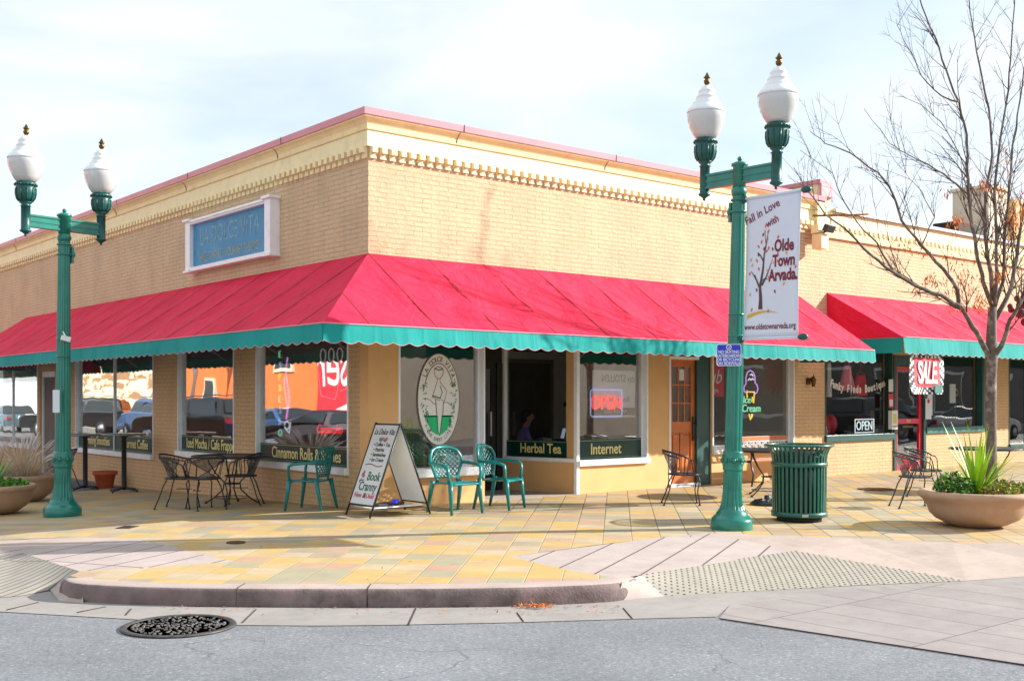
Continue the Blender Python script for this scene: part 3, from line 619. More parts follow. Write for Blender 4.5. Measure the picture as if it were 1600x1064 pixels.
for y in (2.2, 5.6, 9, 12.4, 15.8): mb.box(-.158, -.156, y, y + .012, 5.34, 5.45); mb.tube([(-.052, y + .3, 5.18), (-.058, y + .3, 5.25), (-.093, y + .3, 5.3), (-.133, y + .3, 5.33)], .006, 4)
mb.build('cornice_seam', M['seam'], cafe)
# end pilaster and raised party wall
mb = MB(); mb.box(10.1, 10.34, -.13, 0, 4.62, 5.345); mb.box(10.36, 10.72, .0, 4.5, 4.9, 5.72); mb.build('party_wall', M['cream'], cafe)
mb = MB(); mb.box(10.32, 10.76, -.04, 4.6, 5.722, 5.80); mb.box(10.33, 10.75, -.06, -.002, 5.47, 5.72); mb.build('party_coping', M['coping'], cafe)
mb = MB(); mb.box(9.9, 10.12, -.36, -.14, 4.38, 4.66); mb.box(9.88, 10.3, -.30, -.13, 4.68, 4.84); mb.build('bracket_box', M['cream'], cafe)
mb = MB(); mb.tube([(9.7, -.3, 4.98), (10.3, -.75, 5.0), (10.55, -.95, 5.02)], .022, 6); mb.build('sign_bracket', M['rust'], cafe)
mb = MB(); mb.obox((10.05, -.42, 4.76), (.26, .1, .14), Matrix.Rotation(.5, 3, 'X')); mb.tube([(10.05, -.3, 4.7), (10.05, -.42, 4.72)], .02, 6); mb.build('floodlight', M['black'], cafe, bevel=.01)

def win(side, u0, u1, z0, z1, parent, fm='white', depth=.09, fw=.055, sill=.09, sillout=.07, mull=(), gm='glass', band=None, texts=(), fullsill=True, jamb=True):
    mb = MB()
    depth = .045 if side == 'L' else depth; fw = .035 if side == 'L' else fw; n0, n1 = depth, depth + .06
    fb(mb, side, u0, u0 + fw, z0, z1, n0, n1); fb(mb, side, u1 - fw, u1, z0, z1, n0, n1)
    fb(mb, side, u0 + fw, u1 - fw, z1 - fw, z1, n0, n1)
    if True:
        fb(mb, side, u0, u0 + .03, z0, z1, -.012, n0); fb(mb, side, u1 - .03, u1, z0, z1, -.012, n0)
    for q in mull: fb(mb, side, q - .012, q + .012, z0, z1 - fw, n0 - .01, n1)
    fr = mb.build('window', M[fm], parent)
    mb = MB(); fb(mb, side, u0 - .01, u1 + .01, z0 - sill, z0 + .012, -sillout, n1 - .002); mb.build('sill', M['white' if fm == 'white' else fm], fr, bevel=.008)
    mb = MB(); fb(mb, side, u0 + fw, u1 - fw, z0 + .012, z1 - fw, n0 + .02, n0 + .026); mb.build('pane', M[gm], fr)
    if band:
        zb, zt = band
        mb = MB(); fb(mb, side, u0 + fw + .003, u1 - fw - .003, zb, zt, n0 + .013, n0 + .0165, 0); fb(mb, side, u0 + fw + .003, u1 - fw - .003, zt - .022, zt - .014, n0 + .011, n0 + .0125, 1)
        fb(mb, side, u0 + fw + .003, u1 - fw - .003, zb + .018, zb + .024, n0 + .011, n0 + .0125, 1); mb.build('painted_band', [M['band'], M['goldline']], fr)
    if texts:
        mb = MB()
        for (s, uc, zc, size, xs, m_) in texts:
            addtext(mb, s, pt(side, uc, zc, n0 + .009), MATL if side == 'L' else MATR, size, m_, xs=xs, bold=size * .012, extr=.0015)
        mb.build('lettering', [M['gold'], M['whitesign']], fr)
    return fr
wL1 = win('L', .51, 3.32, .53, 2.55, cafe, band=(.545, .815), texts=[('Cinnamon Rolls & Scones', 1.85, .675, .25, .80, 0)])
wL2 = win('L', 4.10, 6.38, .57, 2.55, cafe, band=(.585, .86), texts=[('Iced Mocha / Cafe Frappe', 5.17, .72, .25, .74, 0)])
wL3 = win('L', 7.51, 11.89, .45, 2.5, cafe, mull=(9.69,), band=(.465, .78), texts=[('Gourmet Coffee', 8.6, .62, .25, .80, 0), ('Refreshing Smoothies', 10.75, .63, .25, .72, 0)])
wL4 = win('L', 14.55, 21.5, .4, 2.5, cafe, mull=(16.74, 19.1))
wR1 = win('R', .49, 2.02, .5, 2.5, cafe, gm='glass_r', sillout=.13, sill=.10)
wR2 = win('R', 3.90, 5.50, .52, 2.5, cafe, gm='glass_r', sillout=.06, sill=.08, band=(.535, .85), texts=[('Internet', 4.62, .69, .25, .86, 0)])
wR3 = win('R', 7.15, 9.53, .66, 2.34, cafe, gm='glass_b', sill=.13, sillout=.06)
# oval emblem on the glass
mb = MB(); cx, cz = 1.255, 1.50; ax, az = .37, .66; yy = .098
K = 48
def ell(rx, rz, dn0, dn1, m, half=None):
    pts = []
    for i in range(K):
        a = math.tau * i / K; zz = rz * math.sin(a)
        if half is not None and zz > half: zz = half + .012 * math.sin(i * 2.1)
        pts.append((rx * math.cos(a), zz))
    mb.prism(pts, lambda u, v, d: (cx + u, d, cz + v), dn0, dn1, m)
ell(ax, az, yy, yy + .006, 0)
ell(ax * .71, az * .775, yy - .002, yy - .0002, 1, half=-.24)
arc = [(cx + ax * .72 * math.cos(a), yy - .001, cz + az * .785 * math.sin(a)) for a in [R_(20 + i * 5) for i in range(29)]]
mb.tube(arc, .006, 4, 2)
mb.tube([(cx + ax * 1.0 * math.cos(a), yy, cz + az * 1.0 * math.sin(a)) for a in [math.tau * i / K for i in range(K)]], .007, 4, 4, closed=True)
arctext(mb, 'LA DOLCE VITA', (cx, yy - .003, cz), MATR, ax * .83, az * .875, R_(143), R_(37), .1, 2, extr=.001)
arctext(mb, 'THE SWEET LIFE', (cx, yy - .003, cz), MATR, ax * .84, az * .88, R_(232), R_(308), .07, 4, flip=True, extr=.001)
def ln(pts, m=2, r=.004): mb.tube([(cx + u, yy - .003, cz + v) for u, v in pts], r, 4, m)
ln([(-.07, .34), (-.08, .40), (-.07, .45), (-.02, .47), (.04, .465), (.075, .44), (.075, .38), (.06, .34), (.02, .30), (-.03, .30), (-.07, .34)])
ln([(-.07, .44), (0, .42), (.07, .44)], 3, .008); ln([(-.03, .30), (-.03, .26), (-.09, .10), (-.12, .04), (-.05, .0), (.02, -.01)]); ln([(.02, .30), (.02, .25), (.1, .17), (.14, .12), (.1, -.03), (.05, .0)])
ln([(-.11, .05), (.03, .015)], 3, .010); ln([(.02, .2), (.06, .1), (.02, .02)], 3, .007)
ln([(-.06, -.0), (-.04, -.2), (-.02, -.45), (.02, -.52)], 2, .005); ln([(.08, -.03), (.07, -.2), (.03, -.45), (.01, -.52)], 2, .005)
mb.prism([(-.035, -.02), (-.02, -.25), (-.005, -.5), (.012, -.5), (.045, -.25), (.06, -.02)], lambda u, v, d: (cx + u, d, cz + v), yy - .004, yy - .0025, 0)
ln([(-.24, .02), (-.15, -.01), (-.1, -.06), (-.05, -.07)], 3); ln([(.08, -.05), (.15, -.04), (.22, -.09)], 3)
for sgn in (-1, 1):
    for i in range(60):
        a = random.uniform(-.62, .35); z_ = a * az * 1.15; x_ = sgn * (ax * .74 * math.sqrt(max(.05, 1 - (z_ / (az * .85)) ** 2)) + random.uniform(-.045, .035))
        d_ = random.uniform(0, 6.28); mb.add([(cx + x_, yy - .004, cz + z_), (cx + x_ + .03 * math.cos(d_) + .01 * math.sin(d_), yy - .004, cz + z_ + .03 * math.sin(d_)), (cx + x_ + .05 * math.cos(d_), yy - .004, cz + z_ + .05 * math.sin(d_)), (cx + x_ + .02 * math.cos(d_) - .012 * math.sin(d_), yy - .004, cz + z_ + .02 * math.sin(d_) + .012)], [(0, 1, 2, 3)], 3)
mb.build('oval_emblem', [M['emb'], M['hill'], M['brownink'], M['vine'], M['grey']], wR1, fix=False)
# papers taped inside
# recess: splayed side with stucco base, glass above
A_ = Vector((3.87, .0, 0)); B_ = Vector((3.52, 1.42, 0)); dv = (B_ - A_).normalized(); nv = Vector((-dv.y, dv.x, 0)); Lr = (B_ - A_).length
rot_rec = Matrix((dv, nv, Vector((0, 0, 1)))).transposed()
def rb(mb, s0, s1, n0, n1, z0, z1, m=0):
    c = A_ + dv * (s0 + s1) / 2 + nv * (n0 + n1) / 2 + Vector((0, 0, (z0 + z1) / 2)); mb.obox(c, (abs(s1 - s0), abs(n1 - n0), z1 - z0), rot_rec, m)
mb = MB(); rb(mb, .02, Lr, -.12, 0.0, -.1, .50); mb.build('recess_base', M['stucco'], cafe)
mb = MB(); rb(mb, -.02, .04, -.06, .02, -.02, 2.6); rb(mb, .04, Lr, -.1, .02, .50, .56); rb(mb, Lr - .05, Lr, -.06, .02, .56, 2.6)
wrec = mb.build('window', M['white'], cafe)
mb = MB(); rb(mb, .04, Lr - .05, -.04, -.034, .56, 2.6); mb.build('pane', glass('recess_glass', .6, .15, (.97, .98, .98)), wrec)
mb = MB(); rb(mb, .045, Lr - .055, -.032, -.030, .57, .83); rb(mb, .045, Lr - .055, -.0300, -.0285, .81, .818, 1); mb.build('painted_band', [M['band'], M['goldline']], wrec)
mb = MB(); rt = Matrix((-dv, Vector((0, 0, 1)), nv)).transposed(); addtext(mb, 'Herbal Tea', A_ + dv * .72 + nv * -.026 + Vector((0, 0, .70)), rt, .22, 0, xs=.82, bold=.004, extr=.0015)
mb.build('lettering', M['gold'], wrec)
mb = MB(); mb.box(2.02, 3.5, 1.42, 1.5, 2.1, 2.62); mb.box(2.02, 2.1, 1.40, 1.48, 0, 2.1); mb.box(3.38, 3.5, 1.40, 1.48, 0, 2.1); mb.box(2.0, 2.12, .23, 1.40, -.05, 2.62); mb.build('recess_frame', M['darker'], cafe)
mb = MB(); mb.box(2.1, 3.38, 1.43, 1.47, .0, .25); mb.box(2.1, 2.2, 1.43, 1.47, .25, 2.1); mb.box(3.28, 3.38, 1.43, 1.47, .25, 2.1); mb.box(2.2, 3.28, 1.43, 1.47, 2.0, 2.1); dr = mb.build('entrance_door', M['blackmat'], cafe)
mb = MB(); mb.box(2.2, 3.28, 1.445, 1.455, .25, 2.0); mb.build('pane', M['dark_pane'], dr)
mb = MB(); mb.box(3.22, 3.25, 1.37, 1.41, .9, 1.3); mb.build('handle', M['metal'], dr)
mb = MB(); mb.box(2.02, 3.85, -.02, 1.42, -.06, .003); mb.build('threshold', M['concrete'], cafe)
mb = MB(); mb.box(2.02, 3.87, .22, 1.5, 2.62, 2.7); mb.build('soffit', M['dark'], cafe)
# wooden door
def wdoor():
    u0, u1, z0, z1 = 6.06, 6.74, .05, 2.19
    mb = MB(); fb(mb, 'R', u0, u0 + .1, z0, z1, .05, .10); fb(mb, 'R', u1 - .1, u1, z0, z1, .05, .10); fb(mb, 'R', u0 + .1, u1 - .1, z1 - .12, z1, .05, .10)
    fb(mb, 'R', u0 + .1, u1 - .1, z0, z0 + .22, .05, .10); fb(mb, 'R', u0 + .1, u1 - .1, .92, 1.12, .05, .10); fb(mb, 'R', (u0 + u1) / 2 - .035, (u0 + u1) / 2 + .035, z0 + .22, .92, .05, .10)
    fb(mb, 'R', u0 + .1, u1 - .1, z0 + .22, .92, .075, .09)
    for k in range(2):
        a = u0 + .13 + k * .255; fb(mb, 'R', a, a + .16, z0 + .27, .88, .062, .075)
        q = u0 + .1 + (k + 1) * .16; fb(mb, 'R', q - .012, q + .012, 1.12, z1 - .12, .055, .09)
        zz = 1.12 + (k + 1) * .317; fb(mb, 'R', u0 + .1, u1 - .1, zz - .012, zz + .012, .057, .088)
    d = mb.build('wooden_door', M['wood'], cafe, bevel=.004)
    mb = MB(); fb(mb, 'R', u0 + .1, u1 - .1, 1.12, z1 - .12, .070, .076); mb.build('pane', M['glass_b'], d)
    mb = MB(); fb(mb, 'R', u1 - .075, u1 - .035, .78, 1.2, .02, .045); mb.tube([(u1 - .055, .03, .82), (u1 - .055, -.03, .86), (u1 - .055, -.03, 1.06), (u1 - .055, .03, 1.1)], .011, 6); mb.build('handle', M['black'], d)
    mb = MB(); fb(mb, 'R', u0 + .29, u0 + .44, 1.83, 2.02, .060, .063); mb.build('notice', M['paper'], d)
    mb = MB(); fb(mb, 'R', 6.02, 6.06, 0, 2.24, -.015, .2); fb(mb, 'R', 6.06, 6.79, 2.19, 2.24, -.01, .2); fb(mb, 'R', 6.02, 6.79, -.02, .05, -.04, .2); mb.build('door_frame', M['white'], cafe)
    mb = MB(); fb(mb, 'R', 6.745, 6.80, .05, 2.19, .0, .2); fb(mb, 'R', 6.79, 7.13, 0, 2.45, .03, .2); fb(mb, 'R', 6.06, 6.745, 2.24, 2.40, -.012, .0); mb.build('door_side_panel', M['trimgreen'], cafe)
wdoor()
# left side door
mb = MB(); fb(mb, 'L', 13.3, 13.38, -.35, 2.15, .06, .12); fb(mb, 'L', 14.34, 14.42, -.35, 2.15, .06, .12); fb(mb, 'L', 13.38, 14.34, 2.02, 2.15, .06, .12); sdr = mb.build('side_door_frame', M['white'], cafe)
mb = MB(); fb(mb, 'L', 13.38, 14.34, -.33, 2.02, .09, .13); mb.build('side_door', M['dark'], sdr)
# interior partitions
mb = MB(); mb.box(.9, 9.9, 4.6, 4.7, 0, 3.0); mb.box(4.2, 4.3, 4.7, 33, 0, 3.0); mb.box(10.0, 10.3, .24, 34, 0, 3); mb.build('interior_wall', M['intwall'], cafe)
mb = MB(); mb.box(6.1, 7.35, 4.55, 4.598, 0, 2.25, 2); mb.box(6.02, 6.1, 4.54, 4.596, 0, 2.33, 1); mb.box(7.35, 7.43, 4.54, 4.596, 0, 2.33, 1); mb.box(6.1, 7.35, 4.54, 4.596, 2.25, 2.33, 1); mb.build('inner_doorway', [M['darker'], M['grey'], M['doorway']], cafe)
mb = MB(); mb.box(7.9, 8.0, 1.9, 4.6, 0, 3); mb.build('shop_partition', M['dark'], cafe)

# ------------------------------------------------------------------ awnings
def awning(parent, segs, P_, zt, zv, zb, seamgap=1.0, hip=None, name='awning'):
    """segs: list of (side, u0, u1, hip0, hip1): hip -> slope end follows the 45 degree hip"""
    for (side, u0, u1, h0, h1) in segs:
        a = MB(); v = MB(); pp = MB(); nT = 14
        n = max(8, int((u1 - u0) / .06))
        def top(u, t):
            # t 0 wall, 1 front; u param along the front edge
            ua = u0 + P_ * t * 0 ; lo = (u0 + P_ * (1 - t)) if h0 else u0; hi = u1
            s = (u - u0) / (u1 - u0); uu = lo + (hi - lo) * s
            ph = (uu / seamgap) % 1; sag = .05 * (4 * ph * (1 - ph)) * math.sin(math.pi * min(1, t * 1.02)) + (.008 * math.sin((uu + t * 1.3) * 8.3 + 2 * math.sin(uu * 1.9)) + .006 * math.sin((uu - t * .9) * 13.1 + math.sin(uu * 3.1) * 3)) * math.sin(math.pi * t)
            if h0: sag *= min(1, s * 12)
            sag *= min(1, (1 - s) * 12 + .0)
            return pt(side, uu, zt + (zv - zt) * t - sag, -P_ * t)
        vs = [top(u0 + (u1 - u0) * i / n, j / nT) for i in range(n + 1) for j in range(nT + 1)]
        a.add(vs, [(i * (nT + 1) + j, i * (nT + 1) + j + 1, (i + 1) * (nT + 1) + j + 1, (i + 1) * (nT + 1) + j) for i in range(n) for j in range(nT)], 0, True)
        us = u0 if not h0 else u0
        q = math.ceil((us + P_) / seamgap) * seamgap if h0 else math.ceil(us / seamgap) * seamgap
        for k in range(-3 if h0 else 0, 60):
            uu = q + (k) * seamgap
            if uu > u1 - .05: break
            if uu < u0 + .12: continue
            t0 = 0 if not h0 or uu > u0 + P_ else 1 - (uu - u0) / P_
            pts = []
            for j in range(nT + 1):
                t = t0 + (1 - t0) * j / nT
                z = zt + (zv - zt) * t + .004 - .0; pts.append(pt(side, uu, z, -P_ * t))
            for w0 in (-.012,):
                for j in range(nT):
                    p, r = pts[j], pts[j + 1]; d = pt(side, .013, 0, 0)
                    a.add([p - d, p + d, r + d, r - d], [(0, 1, 2, 3)], 1)
        # right/left closed end panel
        if not h1:
            a.add([pt(side, u1, zt, 0), pt(side, u1, zv, -P_), pt(side, u1, zb + .03, -P_), pt(side, u1, zv - .12, -.02)], [(0, 1, 2, 3)], 0)
        if not h0:
            a.add([pt(side, u0, zt, 0), pt(side, u0, zv, -P_), pt(side, u0, zb + .03, -P_), pt(side, u0, zv - .12, -.02)], [(0, 1, 2, 3)], 0)
            a.add([pt(side, u0 - .012, zv - .01, -P_ - .004), pt(side, u0 - .012, zb + .02, -P_), pt(side, u0 - .012, zb + .05, -.02), pt(side, u0 - .012, zv, -.02)], [(0, 1, 2, 3)], 2)
        if not h1:
            a.add([pt(side, u1 + .012, zv - .01, -P_ - .004), pt(side, u1 + .012, zb + .02, -P_), pt(side, u1 + .012, zb + .05, -.02), pt(side, u1 + .012, zv, -.02)], [(0, 1, 2, 3)], 2)
        aw = a.build(name, [M['awnred'], M['seam2'], M['awnteal']], parent, fix=False)
        # scalloped valance with soft folds
        per = .235; nn = int((u1 - u0) / per * 8); rows = 4; vv = []
        for i in range(nn + 1):
            u = (u0 - (.03 if h0 else 0)) + (u1 - u0 + (.03 if h0 else 0)) * i / nn
            ph = (u / per) % 1; sc = .036 * math.sin(math.pi * ph)
            fold = .010 * math.sin(u * 5.3 + math.sin(u * 2.1) * 2) + .012 * math.sin(u * 1.7)
            for j in range(rows + 1):
                t = j / rows; z = zv + (zb + .036 - sc - zv) * t
                vv.append(pt(side, u, z, -P_ - .012 - fold * t - .02 * t))
        v.add(vv, [(i * (rows + 1) + j, i * (rows + 1) + j + 1, (i + 1) * (rows + 1) + j + 1, (i + 1) * (rows + 1) + j) for i in range(nn) for j in range(rows)], 0, True)
        pp.tube([vv[i * (rows + 1)] + pt(side, 0, .004, -.004) for i in range(0, nn + 1, 4)] , .008, 5)
        pp.tube([vv[i * (rows + 1) + rows] for i in range(nn + 1)], .004, 4)
        dark_sheet = MB(); aa = [pt(side, u0 + (.1 if h0 else .02), zt - .10, -.03), pt(side, u1 - .02, zt - .10, -.03), pt(side, u1 - .02, zv - .05, -P_ + .03), pt(side, u0 + (.1 if h0 else .02), zv - .05, -P_ + .03)]
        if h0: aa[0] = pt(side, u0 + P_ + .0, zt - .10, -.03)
        dark_sheet.add(aa, [(0, 1, 2, 3)]); dark_sheet.build('dark_insert', M['blackmat'], aw)  # dark sheet added so the canvas underside looks black in the windows
        va = v.build('valance', M['awnteal'], parent if False else aw, fix=False); pp.build('piping', M['piping'], aw)
        fr = MB()
        fr.tube([pt(side, u0 + .02, zv - .02, -P_ + .02), pt(side, u1 - .02, zv - .02, -P_ + .02)], .016, 6)
        for k in range(int((u1 - u0) / 2.4) + 1):
            uu = u0 + .1 + k * 2.4
            if uu > .1: fr.tube([pt(side, uu, zt - .16, -.02), pt(side, uu, zv - .12, -P_ + .05)], .014, 6)
        fr.build('awning_frame', M['metal'], aw)
M['seam2'] = mat('awning_seam', (.24, .004, .018), .8, var=.1)
AP = 1.65
awning(cafe, [('L', -AP, 15.45, True, False), ('R', -AP, 9.66, True, False)], AP, 3.49, 2.38, 2.15)
awning(cafe, [('L', 15.5, 30, False, False)], AP, 3.07, 2.37, 2.15)

# ------------------------------------------------------------------ boutique building
bout = empty('boutique_building', (10.4, 0, 0), 0, 'lower tan brick boutique with dark green window frames and red door', 'building')
def unparent_fix(o, root): o.location = o.location - root.location
_bk = []
class BM_(MB):
    def build(s, name, mats, parent=None, bevel=0, fix=True):
        if parent == bout: s.v = [(x - 10.4, y, z) for x, y, z in s.v]
        o = MB.build(s, name, mats, parent, bevel, fix); return o
mb = BM_(); ops = [(10.52, 12.92, .76, 2.5), (12.95, 14.2, -.05, 2.42), (14.22, 16.7, .88, 2.5), (17.95, 24, .42, 2.5)]
wall(mb, 'R', 10.362, 32, -.4, ZB, ops, 0.0, .22); mb.build('base_wall', M['brick_low'], bout)
mb = BM_(); fb(mb, 'R', 10.362, 32, ZB, 4.68, 0, .22); mb.build('brick_wall', M['brick'], bout)
mb = BM_(); fb(mb, 'R', 10.362, 32, 4.68, 4.84, -.05, .22); mb.build('gold_moulding', M['cream_d'], bout)
mb = BM_(); fb(mb, 'R', 10.72, 32, 4.84, 5.2, -.02, .22); fb(mb, 'R', 10.362, 10.72, 4.84, 4.9, -.02, .22)
for i in range(90): fb(mb, 'R', 10.8 + i * .17, 10.88 + i * .17, 4.84, 4.93, -.07, -.021)
mb.build('frieze', M['cream'], bout)
mb = BM_(); fb(mb, 'R', 10.765, 32, 5.202, 5.27, -.09, .25); mb.build('coping', M['metal'], bout)
mb = BM_(); mb.box(19.9, 20.9, 1.5, 2.5, 5.0, 7.02); mb.box(19.85, 20.95, 1.45, 2.55, 7.021, 7.10); ch = mb.build('chimney', M['stucco_wall'], bout)
mb = BM_(); mb.box(21.5, 34, 1.6, 2.4, 5.0, 6.9); mb.build('upper_parapet', M['stucco'], bout)
mb = BM_(); mb.box(18.35, 19.35, 1.5, 2.2, 5.0, 6.0); mb.build('roof_vent', M['darker'], bout, bevel=.03)
mb = BM_(); mb.box(10.4, 32, .24, 12, 5.0, 5.08); mb.box(10.4, 32, .24, 8, 3, 3.1); mb.build('roof', M['asph_roof'], bout)
mb = BM_(); mb.box(10.37, 32, .24, 8, -.02, 0); mb.build('floor', M['concrete'], bout)
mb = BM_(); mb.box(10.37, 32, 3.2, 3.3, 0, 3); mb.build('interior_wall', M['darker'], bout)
class _W: pass
def bwin(u0, u1, z0, z1, **k):
    # builds in local coordinates of the boutique root
    return win('R', u0 - 10.4, u1 - 10.4, z0, z1, bout, fm='trimgreen', gm='glass_b', fw=.05, sill=.12, sillout=.05, **k)
bw1 = bwin(10.52, 12.92, .78, 2.5); bw2 = bwin(14.22, 16.7, .88, 2.5)
for c in kids(bw2):
    if c.name.startswith('sill'): c.data.materials[0] = M['teal_sill']
bw3 = bwin(17.95, 24, .42, 2.5, mull=(8.6,))
mb = MB(); arctext(mb, 'Funky Finds Boutique', (11.75 - 10.4, .075, 2.25 ), MATR, 1.45, .55, R_(232), R_(312), .21, 0, flip=True, xs=.80, bold=.009, extr=.0015)
mb.build('lettering', M['whitesign'], bw1)
# boutique door
mb = BM_(); u0, u1 = 13.06, 14.1
for a, b, c, d in ((u0, u0 + .1, 0, 2.2), (u1 - .1, u1, 0, 2.2), (u0 + .1, u1 - .1, 2.1, 2.2), (u0 + .1, u1 - .1, 0, .32), (u0 + .1, u1 - .1, .98, 1.09)): fb(mb, 'R', a, b, c, d, .02, .08)
bd = mb.build('red_door', M['red'], bout)
mb = MB(); mb.box(u0 + .1 - 10.4, u1 - .1 - 10.4, .045, .051, .32, 2.1); mb.build('pane', M['glass_b'], bd)
mb = MB(); mb.box(u0 + .25 - 10.4, u1 - .35 - 10.4, .0, .02, .90, .94); mb.build('mail_slot', M['brass'], bd)
mb = MB(); addtext(mb, '7411', ((u0 + u1) / 2 - 10.4, .016, 1.035), MATR, .09, 0, extr=.001); mb.build('lettering', M['whitesign'], bd)
mb = BM_(); fb(mb, 'R', 12.95, 13.05, -.02, 2.42, -.03, .2); fb(mb, 'R', 14.11, 14.2, -.02, 2.42, -.03, .2); fb(mb, 'R', 13.05, 14.11, 2.21, 2.42, -.02, .2); mb.build('door_frame', M['trimgreen'], bout)
mb = BM_(); fb(mb, 'R', 16.705, 16.95, .76, 2.5, -.02, .0); mb.build('window_post', M['trimgreen'], bout)
class _P: pass
_old = MB.build
def aw_build():
    segs = [('R', 10.58 - 10.4, 30 - 10.4, False, False)]
    awning(bout, segs, AP, 3.60, 2.66, 2.34)
aw_build()
mb = BM_(); mb.box(12.0, 13, 2.5, 3.1, 0, 1.0); mb.box(14.6, 16, 1.5, 2.2, 0, .9); mb.build('display_shelf', M['dark'], bout)

# ------------------------------------------------------------------ things in the windows
def thing(mb, name, mats, label, cat, group=None, **k):
    # recentre the mesh on its base
    xs = [v[0] for v in mb.v]; ys = [v[1] for v in mb.v]; zs = [v[2] for v in mb.v]
    c = Vector(((min(xs) + max(xs)) / 2, (min(ys) + max(ys)) / 2, min(zs))); mb.v = [(x - c.x, y - c.y, z - c.z) for x, y, z in mb.v]
    o = mb.build(name, mats, **k); o.location = c; return tag(o, label, cat, group)
# espresso neon: letters stacked
mb = MB()
for i, (ch, m_) in enumerate([('E', 0), ('S', 1), ('P', 2), ('R', 2), ('E', 0), ('S', 1), ('S', 1), ('O', 0)]):
    addtext(mb, ch, (.17, 2.86 - .02 * (i % 2), 2.20 - i * .175), MATL, .16, m_, extr=.008)
mb.tube([(.17, 2.6 + .05 * math.sin(t * .9), 2.15 - t * .12) for t in range(9)], .012, 6, 3)
mb.tube([(.17, 2.66 + .05 * math.sin(t * .8 + 1), 1.85 - t * .11) for t in range(7)], .012, 6, 3)
mb.tube([(.17, 2.62 + .08 * math.cos(t), 1.1 + .06 * math.sin(t)) for t in [i * .6 for i in range(11)]], .01, 6, 4); mb.tube([(.17, 2.68, 1.05), (.17, 2.55, .98), (.17, 2.5, 1.15)], .01, 6, 4)
thing(mb, 'neon_sign', [M['n_green'], M['n_blue'], M['n_yel'], M['n_pink'], M['n_wht']], 'vertical multicoloured neon ESPRESSO sign with pink steam in the corner window', 'neon sign')
mb = MB(); addtext(mb, 'Cappuccino', (.17, 1.34, 1.06), MATL, .2, 0, shear=.4, xs=.78, extr=.008)
thing(mb, 'neon_sign', [M['n_red']], 'red script neon Cappuccino sign above the green window band', 'neon sign')
mb = MB()
for k in range(3): mb.tube([(.19, 1.55 - k * .24 + .08 * math.cos(t), 2.15 + .1 * math.sin(t)) for t in [i * .7 for i in range(10)]], .008, 5)
mb.tube([(.19, 1.7, 1.95), (.19, 1.6, 1.55), (.19, 1.2, 1.5), (.19, 1.0, 1.95)], .007, 5)
mb.tube([(.19, 1.0, 1.9), (.19, .86, 1.85), (.19, .9, 1.65), (.19, 1.05, 1.62)], .007, 5)
thing(mb, 'neon_sign', [M['n_dim']], 'unlit neon coffee cup with three steam rings in the corner window', 'neon sign')
# OPEN neon + stollen poster behind glass
mb = MB()
x0, x1, z0, z1 = 4.34, 5.06, 1.22, 1.66
fr_ = [(x0, z0), (x1, z0), (x1, z1), (x0, z1)]
mb.tube([(x0 + .03, .17, z0), (x1 - .03, .17, z0), (x1, .17, z0 + .03), (x1, .17, z1 - .03), (x1 - .03, .17, z1), (x0 + .03, .17, z1), (x0, .17, z1 - .03), (x0, .17, z0 + .03)], .011, 6, 0, closed=True)
addtext(mb, 'OPEN', (4.7, .17, 1.435), MATR, .34, 1, xs=.84, extr=.006)
addtext(mb, 'OPEN', (4.7, .165, 1.435), MATR, .30, 1, xs=.84, extr=.004, bold=-.004)
thing(mb, 'neon_sign', [M['n_blue'], M['n_red']], 'red neon OPEN sign with blue outline in front of the stollen poster', 'neon sign')
mb = MB(); mb.box(4.42, 5.42, .215, .219, 1.2, 1.98, 3)
MREV = Matrix(((-1, 0, 0), (0, 0, -1), (0, 1, 0)))
addtext(mb, 'Holiday STOLLEN', (5.14, .212, 1.84), MREV, .17, 1, xs=.8, extr=.001); addtext(mb, 'Reserve Yours', (4.98, .212, 1.5), MREV, .13, 2, shear=.3, xs=.8, extr=.001)
mb.box(4.42, 5.42, .211, .2145, 1.24, 1.36, 1); addtext(mb, 'PURE LOAF CAKES', (4.95, .209, 1.3), MREV, .08, 0, xs=.8, extr=.001)
thing(mb, 'poster', [M['whitesign'], M['ink'], M['royal'], M['paperb']], 'pale blue stollen poster seen from behind with mirrored letters', 'poster', fix=False)
# ice cream neon
mb = MB(); cx, cz = 8.42, 1.55; yy = .17
def C_(pts, m, r=.013, sm_=True): mb.tube([(cx + u, yy, cz + v) for u, v in pts], r, 6, m)
C_([(-.08, .12), (-.13, .08), (-.17, .10), (-.18, .18), (-.13, .23), (-.12, .23), (-.12, .36), (-.08, .45), (0, .49), (.09, .46), (.14, .38), (.15, .25), (.20, .23), (.23, .15), (.20, .08), (.14, .05), (.10, .08)], 0)
C_([(-.06, .30), (-.01, .34), (.03, .31), (.08, .34), (.11, .31)], 1, .01); C_([(.0, .40), (.05, .42), (.09, .38)], 1, .01)
C_([(-.10, .09), (.13, .09)], 2); C_([(-.10, .08), (-.08, -.02)], 2); C_([(.13, .08), (.10, -.12)], 2); C_([(.07, -.0), (.05, -.1)], 2)
C_([(-.03, -.32), (.01, -.43), (.05, -.32)], 2); C_([(.01, -.42), (.06, -.38), (.08, -.32)], 2, .009)
addtext(mb, 'Ice', (cx - .11, yy - .01, cz - .06), MATR, .19, 3, shear=.1, extr=.006); addtext(mb, 'Cream', (cx + .02, yy - .01, cz - .22), MATR, .20, 3, shear=.1, extr=.006)
thing(mb, 'neon_sign', [M['n_vio'], M['n_wht'], M['n_yel'], M['n_green']], 'neon ice cream cone sign with purple scoop and green Ice Cream lettering', 'neon sign')
mb = MB(); mb.box(8.2, 9.35, 1.6, 1.61, 1.55, 2.15, 0); addtext(mb, 'TITLE', (8.85, 1.59, 1.84), MATR, .42, 1, extr=.001)  # board added in place of lettering mirrored in the glass
